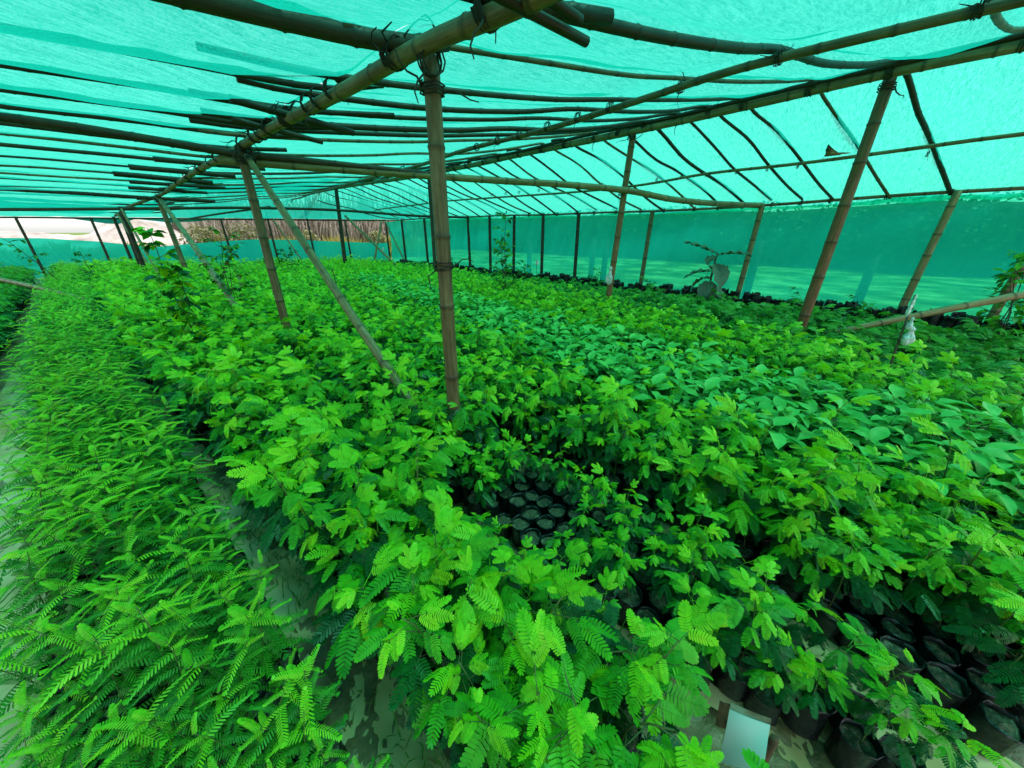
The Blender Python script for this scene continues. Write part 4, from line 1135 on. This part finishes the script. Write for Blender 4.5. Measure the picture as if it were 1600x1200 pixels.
b = MB(); tube(b, [(0, -.24, .02), (0, -.16, .026), (0, -.06, .026), (0, .0, .022), (0, .02, .02)], [.004, .012, .014, .012, .006], 7); obj('body', b.mesh('body', [MBODY]), t)
b = MB(); [tube(b, [(0, .0, .02), (s_ * .012, .03, -.02), (s_ * .014, .045, -.05)], .002, 4) for s_ in (1, -1)]; obj('legs', b.mesh('legs', [MW]), t)

# weeds and dead grass on the muddy paths -----------------------------
def blades(name, label, spots, per, h, mat, rad):
    b = MB(); rn = random.Random(len(name))
    for x, y in spots:
        for k in range(per):
            a = rn.uniform(0, 6.28); q = rad * math.sqrt(rn.random()); px, py = x + q * math.cos(a), y + q * math.sin(a)
            az = rn.uniform(0, 6.28); hh = h * rn.uniform(.4, 1.2); ln = hh * rn.uniform(.3, 1.1); w = .0022
            d = np.array((math.cos(az), math.sin(az), 0)); s_ = np.array((-d[1], d[0], 0)) * w; o_ = np.array((px, py, .015))
            p1 = o_ + d * ln * .35 + np.array((0, 0, hh * .7)); p2 = o_ + d * ln + np.array((0, 0, hh * .8))
            b.add([o_ - s_, o_ + s_, p1 + s_ * .8, p1 - s_ * .8, p2], [(0, 1, 2, 3), (3, 2, 4)])
    o = obj(name, b.mesh(name, [mat])); tag(o, label, 'grass', None, 'stuff')
M_DRY = leafmat('withered_grass', (.13, .17, .04), (.36, .36, .15), .6, .3)
M_GR = leafmat('path_grass', (.03, .16, .015), (.10, .28, .03), .5, .3)
blades('path_grass', 'short withered grass and roots on the muddy path', [(.10, 1.55), (.08, 1.95), (.14, 1.2), (.12, .85), (.06, 2.3), (.24, .42), (.0, 2.9)], 60, .05, M_DRY, .12)
blades('green_path_grass', 'fresh green grass blades beside the muddy path', [(.04, 1.75), (.14, 1.35), (.17, .55), (.2, .35), (1.5, 1.5), (1.0, .3), (1.35, -.25)], 40, .09, M_GR, .12)
def litter():
    b = MB(); rn = random.Random(77)
    for k in range(110):
        x, y = (rn.uniform(-.05, .3), rn.uniform(.0, 3)) if k % 2 else (rn.uniform(.9, 1.65), rn.uniform(-.9, 2))
        q = oval_mb(.022, .007, .2); b.join(q, trans(x, y, .026 + rn.uniform(0, .006)) @ rotz(rn.uniform(0, 6)) @ Matrix.Scale(rn.uniform(.6, 1.5), 4))
    o = obj('fallen_leaflets', b.mesh('fallen_leaflets', [leafmat('fallen_leaflet', (.10, .24, .03), (.42, .40, .12), .5, .1)])); tag(o, 'scattered fallen leaflets on mud and water of the paths', 'leaf litter', None, 'stuff')
litter()

# ------------------------------------------------------------------ beyond the nets
M_HEDGE = leafmat('hedge_leaf', (.03, .09, .02), (.07, .19, .04), .5, .2)
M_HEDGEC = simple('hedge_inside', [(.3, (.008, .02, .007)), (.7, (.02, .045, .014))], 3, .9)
def leafmass(name, label, cat, cx, n, mat, kind=None, size=.25, seed=1, grp=None, core=None):
    """clumped foliage: cx(rn) gives a point"""
    rn = random.Random(seed); b = MB()
    for k in range(n):
        p = cx(rn); az = rn.uniform(0, 6.28); s_ = size * rn.uniform(.5, 1.3); q = Euler((rn.uniform(-1, 1), rn.uniform(-1, 1), az)).to_matrix().to_4x4()
        b.add([(-s_ * .5, 0, 0), (0, -s_ * .3, s_ * .05), (s_ * .5, 0, 0), (0, s_ * .3, s_ * .05)], [(0, 1, 2, 3)], 0, trans(*p) @ q)
    t = empty(name, (0, 0, 0)); tag(t, label, cat, grp, kind)
    o = obj('foliage', b.mesh('foliage', [mat]), t); o['kind'] = 'stuff'
    if core: core(t)
    return t
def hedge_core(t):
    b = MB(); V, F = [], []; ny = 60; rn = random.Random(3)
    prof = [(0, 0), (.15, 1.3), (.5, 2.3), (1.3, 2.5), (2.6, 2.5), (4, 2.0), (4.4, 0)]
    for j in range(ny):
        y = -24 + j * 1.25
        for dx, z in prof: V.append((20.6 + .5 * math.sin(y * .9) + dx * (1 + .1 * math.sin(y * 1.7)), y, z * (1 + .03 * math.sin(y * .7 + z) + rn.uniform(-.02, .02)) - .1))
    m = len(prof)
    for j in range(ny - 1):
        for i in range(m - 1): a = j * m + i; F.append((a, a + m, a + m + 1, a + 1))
    b.add(V, F); obj('inner_mass', b.mesh('inner_mass', [M_HEDGEC]), t)  # one solid dark mass filling the hedge behind its leaf cards
def hpt(rn):
    y = rn.uniform(-24, 49); z = 2.66 * rn.random() ** .8; return (20.5 + .5 * math.sin(y * .9) + .35 * max(0, z - 1) ** 1.25 * .6 + rn.uniform(-.35, .3), y, z)
leafmass('boundary_hedge', 'tall dark hedge along the lawn, dim through the green net wall', 'hedge', hpt, 15000, M_HEDGE, None, .2, 2, None, hedge_core)
# outside posts seen through the wall net
M_OUT = simple('grey_timber', [(.3, (.012, .012, .010)), (.7, (.04, .035, .03))], 12, .8)
for i, (x, y, h, lab) in enumerate(((9.9, 5.75, 1.25, 'short timber post outside the net, left one of a close pair'), (9.95, 5.35, 1.25, 'short timber post outside the net, right one of a close pair'), (9.6, 8.0, 1.2, 'lone timber post outside the net, behind the plastic-wrapped post'), (9.7, 1.55, 1.3, 'timber post outside the net beside the huge-leaved plant'), (10.6, -.35, 1.0, 'short timber post outside the net right of the thick reddish post'))):
    b = MB(); tube(b, [(0, 0, -.2), (.01, 0, h * .5), (0, .01, h)], [.09, .085, .08], 8); o = obj('outside_post', b.mesh('outside_post', [M_OUT]), None, None, (x, y, 0)); tag(o, lab, 'post', 'timber posts outside the net wall')
# white car beyond the far corner
M_CAR = simple('white_car_paint', [(.3, (.74, .75, .76)), (.7, (.8, .8, .81))], 2, .25); M_GLASS = simple('car_glass', [(.3, (.02, .025, .03)), (.7, (.04, .05, .055))], 2, .1); M_TYRE = simple('tyre', [(.3, (.012, .012, .012)), (.7, (.03, .03, .03))], 20, .8)
t = empty('parked_car', (14.6, 24.5, 0), R(-35)); tag(t, 'white car parked on the lawn, faint through the far corner of the net', 'car')
prof = [(-2.0, .35), (-2.05, .8), (-1.9, 1.0), (-1.5, 1.08), (-.95, 1.5), (.35, 1.55), (1.05, 1.08), (1.8, .95), (2.05, .72), (2.05, .35)]
b = MB(); V, F = [], []
for sy, sh in ((-.82, 0), (-.86, 1), (.86, 1), (.82, 0)):
    for x, z in prof: V.append((x * (.98 if not sh else 1), sy * (.82 if z > 1.2 else 1), z))
m = len(prof)
for k in range(3):
    for i in range(m): c = (i + 1) % m; F.append((k * m + i, (k + 1) * m + i, (k + 1) * m + c, k * m + c))
F.append(tuple(range(m))); F.append(tuple(3 * m + i for i in range(m))[::-1]); b.add(V, F); obj('body', b.mesh('body', [M_CAR], False), t)
for sy in (-1, 1):
    b = MB(); b.add([(-1.3, sy * .80, 1.12), (-.85, sy * .735, 1.43), (.25, sy * .735, 1.46), (.8, sy * .80, 1.12), (-1.3, sy * .865, 1.12), (-.85, sy * .75, 1.43), (.25, sy * .75, 1.46), (.8, sy * .865, 1.12)], [(4, 5, 6, 7), (0, 3, 2, 1), (0, 1, 5, 4), (1, 2, 6, 5), (2, 3, 7, 6), (3, 0, 4, 7)]); obj('window', b.mesh('window', [M_GLASS], False), t)
    for x in (-1.25, 1.3):
        b = MB(); tube(b, [(x, sy * .68, .32), (x, sy * .70, .32), (x, sy * .88, .32), (x, sy * .9, .32)], [.28, .32, .32, .28], 16); obj('wheel', b.mesh('wheel', [M_TYRE]), t)
# far end: bare thicket, rough grass, olive bushes, pale earth mound
M_BARK = simple('dry_stems', [(.3, (.15, .125, .10)), (.55, (.29, .25, .20)), (.75, (.44, .40, .33))], 2, .85, 0, 1, .2, 0, (3, 3, .4))
b = MB(); rn = random.Random(8)
for k in range(420):
    u = rn.random(); x = 3.6 + 13 * u; y = 26.4 - 4.4 * u + rn.uniform(0, 3.2); h = rn.uniform(2.2, 4.6); lx, ly = rn.uniform(-1.1, 1.1), rn.uniform(-.8, .8)
    tube(b, [(x, y, -.1), (x + lx * .4 + rn.uniform(-.08, .08), y + ly * .4, h * .5), (x + lx, y + ly, h)], [.05 * rn.uniform(.5, 1.3), .04, .015], 4)
    for q in range(2):
        z = h * rn.uniform(.3, .9); a = rn.uniform(0, 6.28); tube(b, [(x + lx * z / h * .9, y + ly * z / h * .9, z), (x + lx * z / h + .5 * math.cos(a), y + ly * z / h + .5 * math.sin(a), z + rn.uniform(.3, .8))], [.02, .006], 3)
o = obj('bare_thicket', b.mesh('bare_thicket', [M_BARK])); tag(o, 'dense bare brown stems beyond the open strip of the far end', 'thicket', None, 'stuff')
M_UNDER = simple('thicket_litter_bank', [(.3, (.13, .115, .09)), (.7, (.30, .27, .21))], 2, .9)
b = MB(); V, F = [], []
for j in range(26):
    u = j / 25; 
    for k, (dy, z) in enumerate(((0, -.1), (.4, 1.6), (1.4, 2.9), (2.5, 3.2), (5, -.1))): V.append((3.0 + 15 * u, 30.2 - 4.6 * u + dy, z * (1 + .12 * math.sin(u * 31 + k) + .1 * math.sin(u * 77))))
for j in range(25):
    for k in range(4): a = j * 5 + k; F.append((a, a + 5, a + 6, a + 1))
b.add(V, F); o = obj('thicket_bank', b.mesh('thicket_bank', [M_UNDER])); tag(o, kind='structure')
M_YG = leafmat('rough_yellow_grass', (.16, .17, .03), (.42, .40, .09), .6, .3)
b = MB(); rn = random.Random(9)
for k in range(5200):
    u = rn.random(); x = -4.5 + 19 * u; y = 24.3 - 5.1 * u + rn.uniform(0, 1.6) + (3 if x < 2 else 0); h = (1.05 + .18 * math.sin(x * 2.3) + .12 * math.sin(x * 6.1)) * rn.uniform(.55, 1.1) * (.8 if x < 3 else 1); a = rn.uniform(0, 6.28)
    d = np.array((math.cos(a), math.sin(a), 0)); s_ = np.array((-d[1], d[0], 0)) * .02; o_ = np.array((x, y, -.02))
    b.add([o_ - s_, o_ + s_, o_ + d * .12 + (0, 0, h * .6), o_ + d * .35 + (0, 0, h)], [(0, 1, 2), (2, 1, 3)])
o = obj('rough_grass', b.mesh('rough_grass', [M_YG])); tag(o, 'tall yellow green rough grass along the foot of the bare thicket', 'grass', None, 'stuff')
M_OLIVE = leafmat('olive_bush_leaf', (.08, .10, .04), (.22, .24, .11), .6, .2)
for i, (x, y, r_, lab) in enumerate(((2.9, 22.4, .85, 'pale olive bush behind the climbing plant, left one of two'), (4.35, 21.7, .95, 'pale olive bush left of the second post, before the thicket'), (7.2, 21.4, .6, 'low olive bush at the thicket foot right of the second post'), (10.4, 20.0, .55, 'low olive bush at the thicket foot by the leaning far brace'))):
    def bp(rn, x=x, y=y, r_=r_):
        a = rn.uniform(0, 6.28); v = rn.uniform(-1, 1); q = r_ * rn.random() ** .4; s_ = math.sqrt(1 - v * v); return (x + q * s_ * math.cos(a) * (1 + .25 * math.sin(3 * a)), y + q * s_ * math.sin(a), .95 + q * v * .95)
    def st(t, x=x, y=y):
        b = MB(); rn = random.Random(5)
        for k in range(6): tube(b, [(x, y, 0), (x + rn.uniform(-.5, .5), y + rn.uniform(-.4, .4), 1.3)], [.05, .02], 5)
        obj('stem', b.mesh('stem', [M_TWIG]), t)
    leafmass('olive_bush', lab, 'bush', bp, 1100, M_OLIVE, None, .15, 30 + i, 'olive bushes beyond the far net', st)
M_EARTH = simple('pale_earth', [(.3, (.22, .19, .16)), (.5, (.44, .39, .35)), (.7, (.60, .55, .52))], .9, .9, .8, 6)
b = MB(); V, F = [], []; nx, ny = 120, 24
for j in range(ny + 1):
    for i in range(nx + 1):
        u, v = i / nx, j / ny; x = -16 + 24 * u; y = 28.5 + 8 * v
        z = (2.05 * math.exp(-((x - 1.0) / 1.9) ** 2) + 1.55 * math.exp(-((x - 5) / 2.6) ** 2) + 1.25 * math.exp(-((x + 3.2) / 2.6) ** 2) + 1.1 * math.exp(-((x + 9) / 4.5) ** 2)) * math.sin(math.pi * min(1, v * 1.1)) ** .6 if 0 < v < .91 else 0
        V.append((x, y, z + (.06 * math.sin(x * 3.1 + y * 2) + rng.normal(0, .03)) * (z > .2) - .03))
for j in range(ny):
    for i in range(nx): a = j * (nx + 1) + i; F.append((a, a + 1, a + nx + 2, a + nx + 1))
b.add(V, F); o = obj('earth_mound', b.mesh('earth_mound', [M_EARTH])); tag(o, kind='structure')
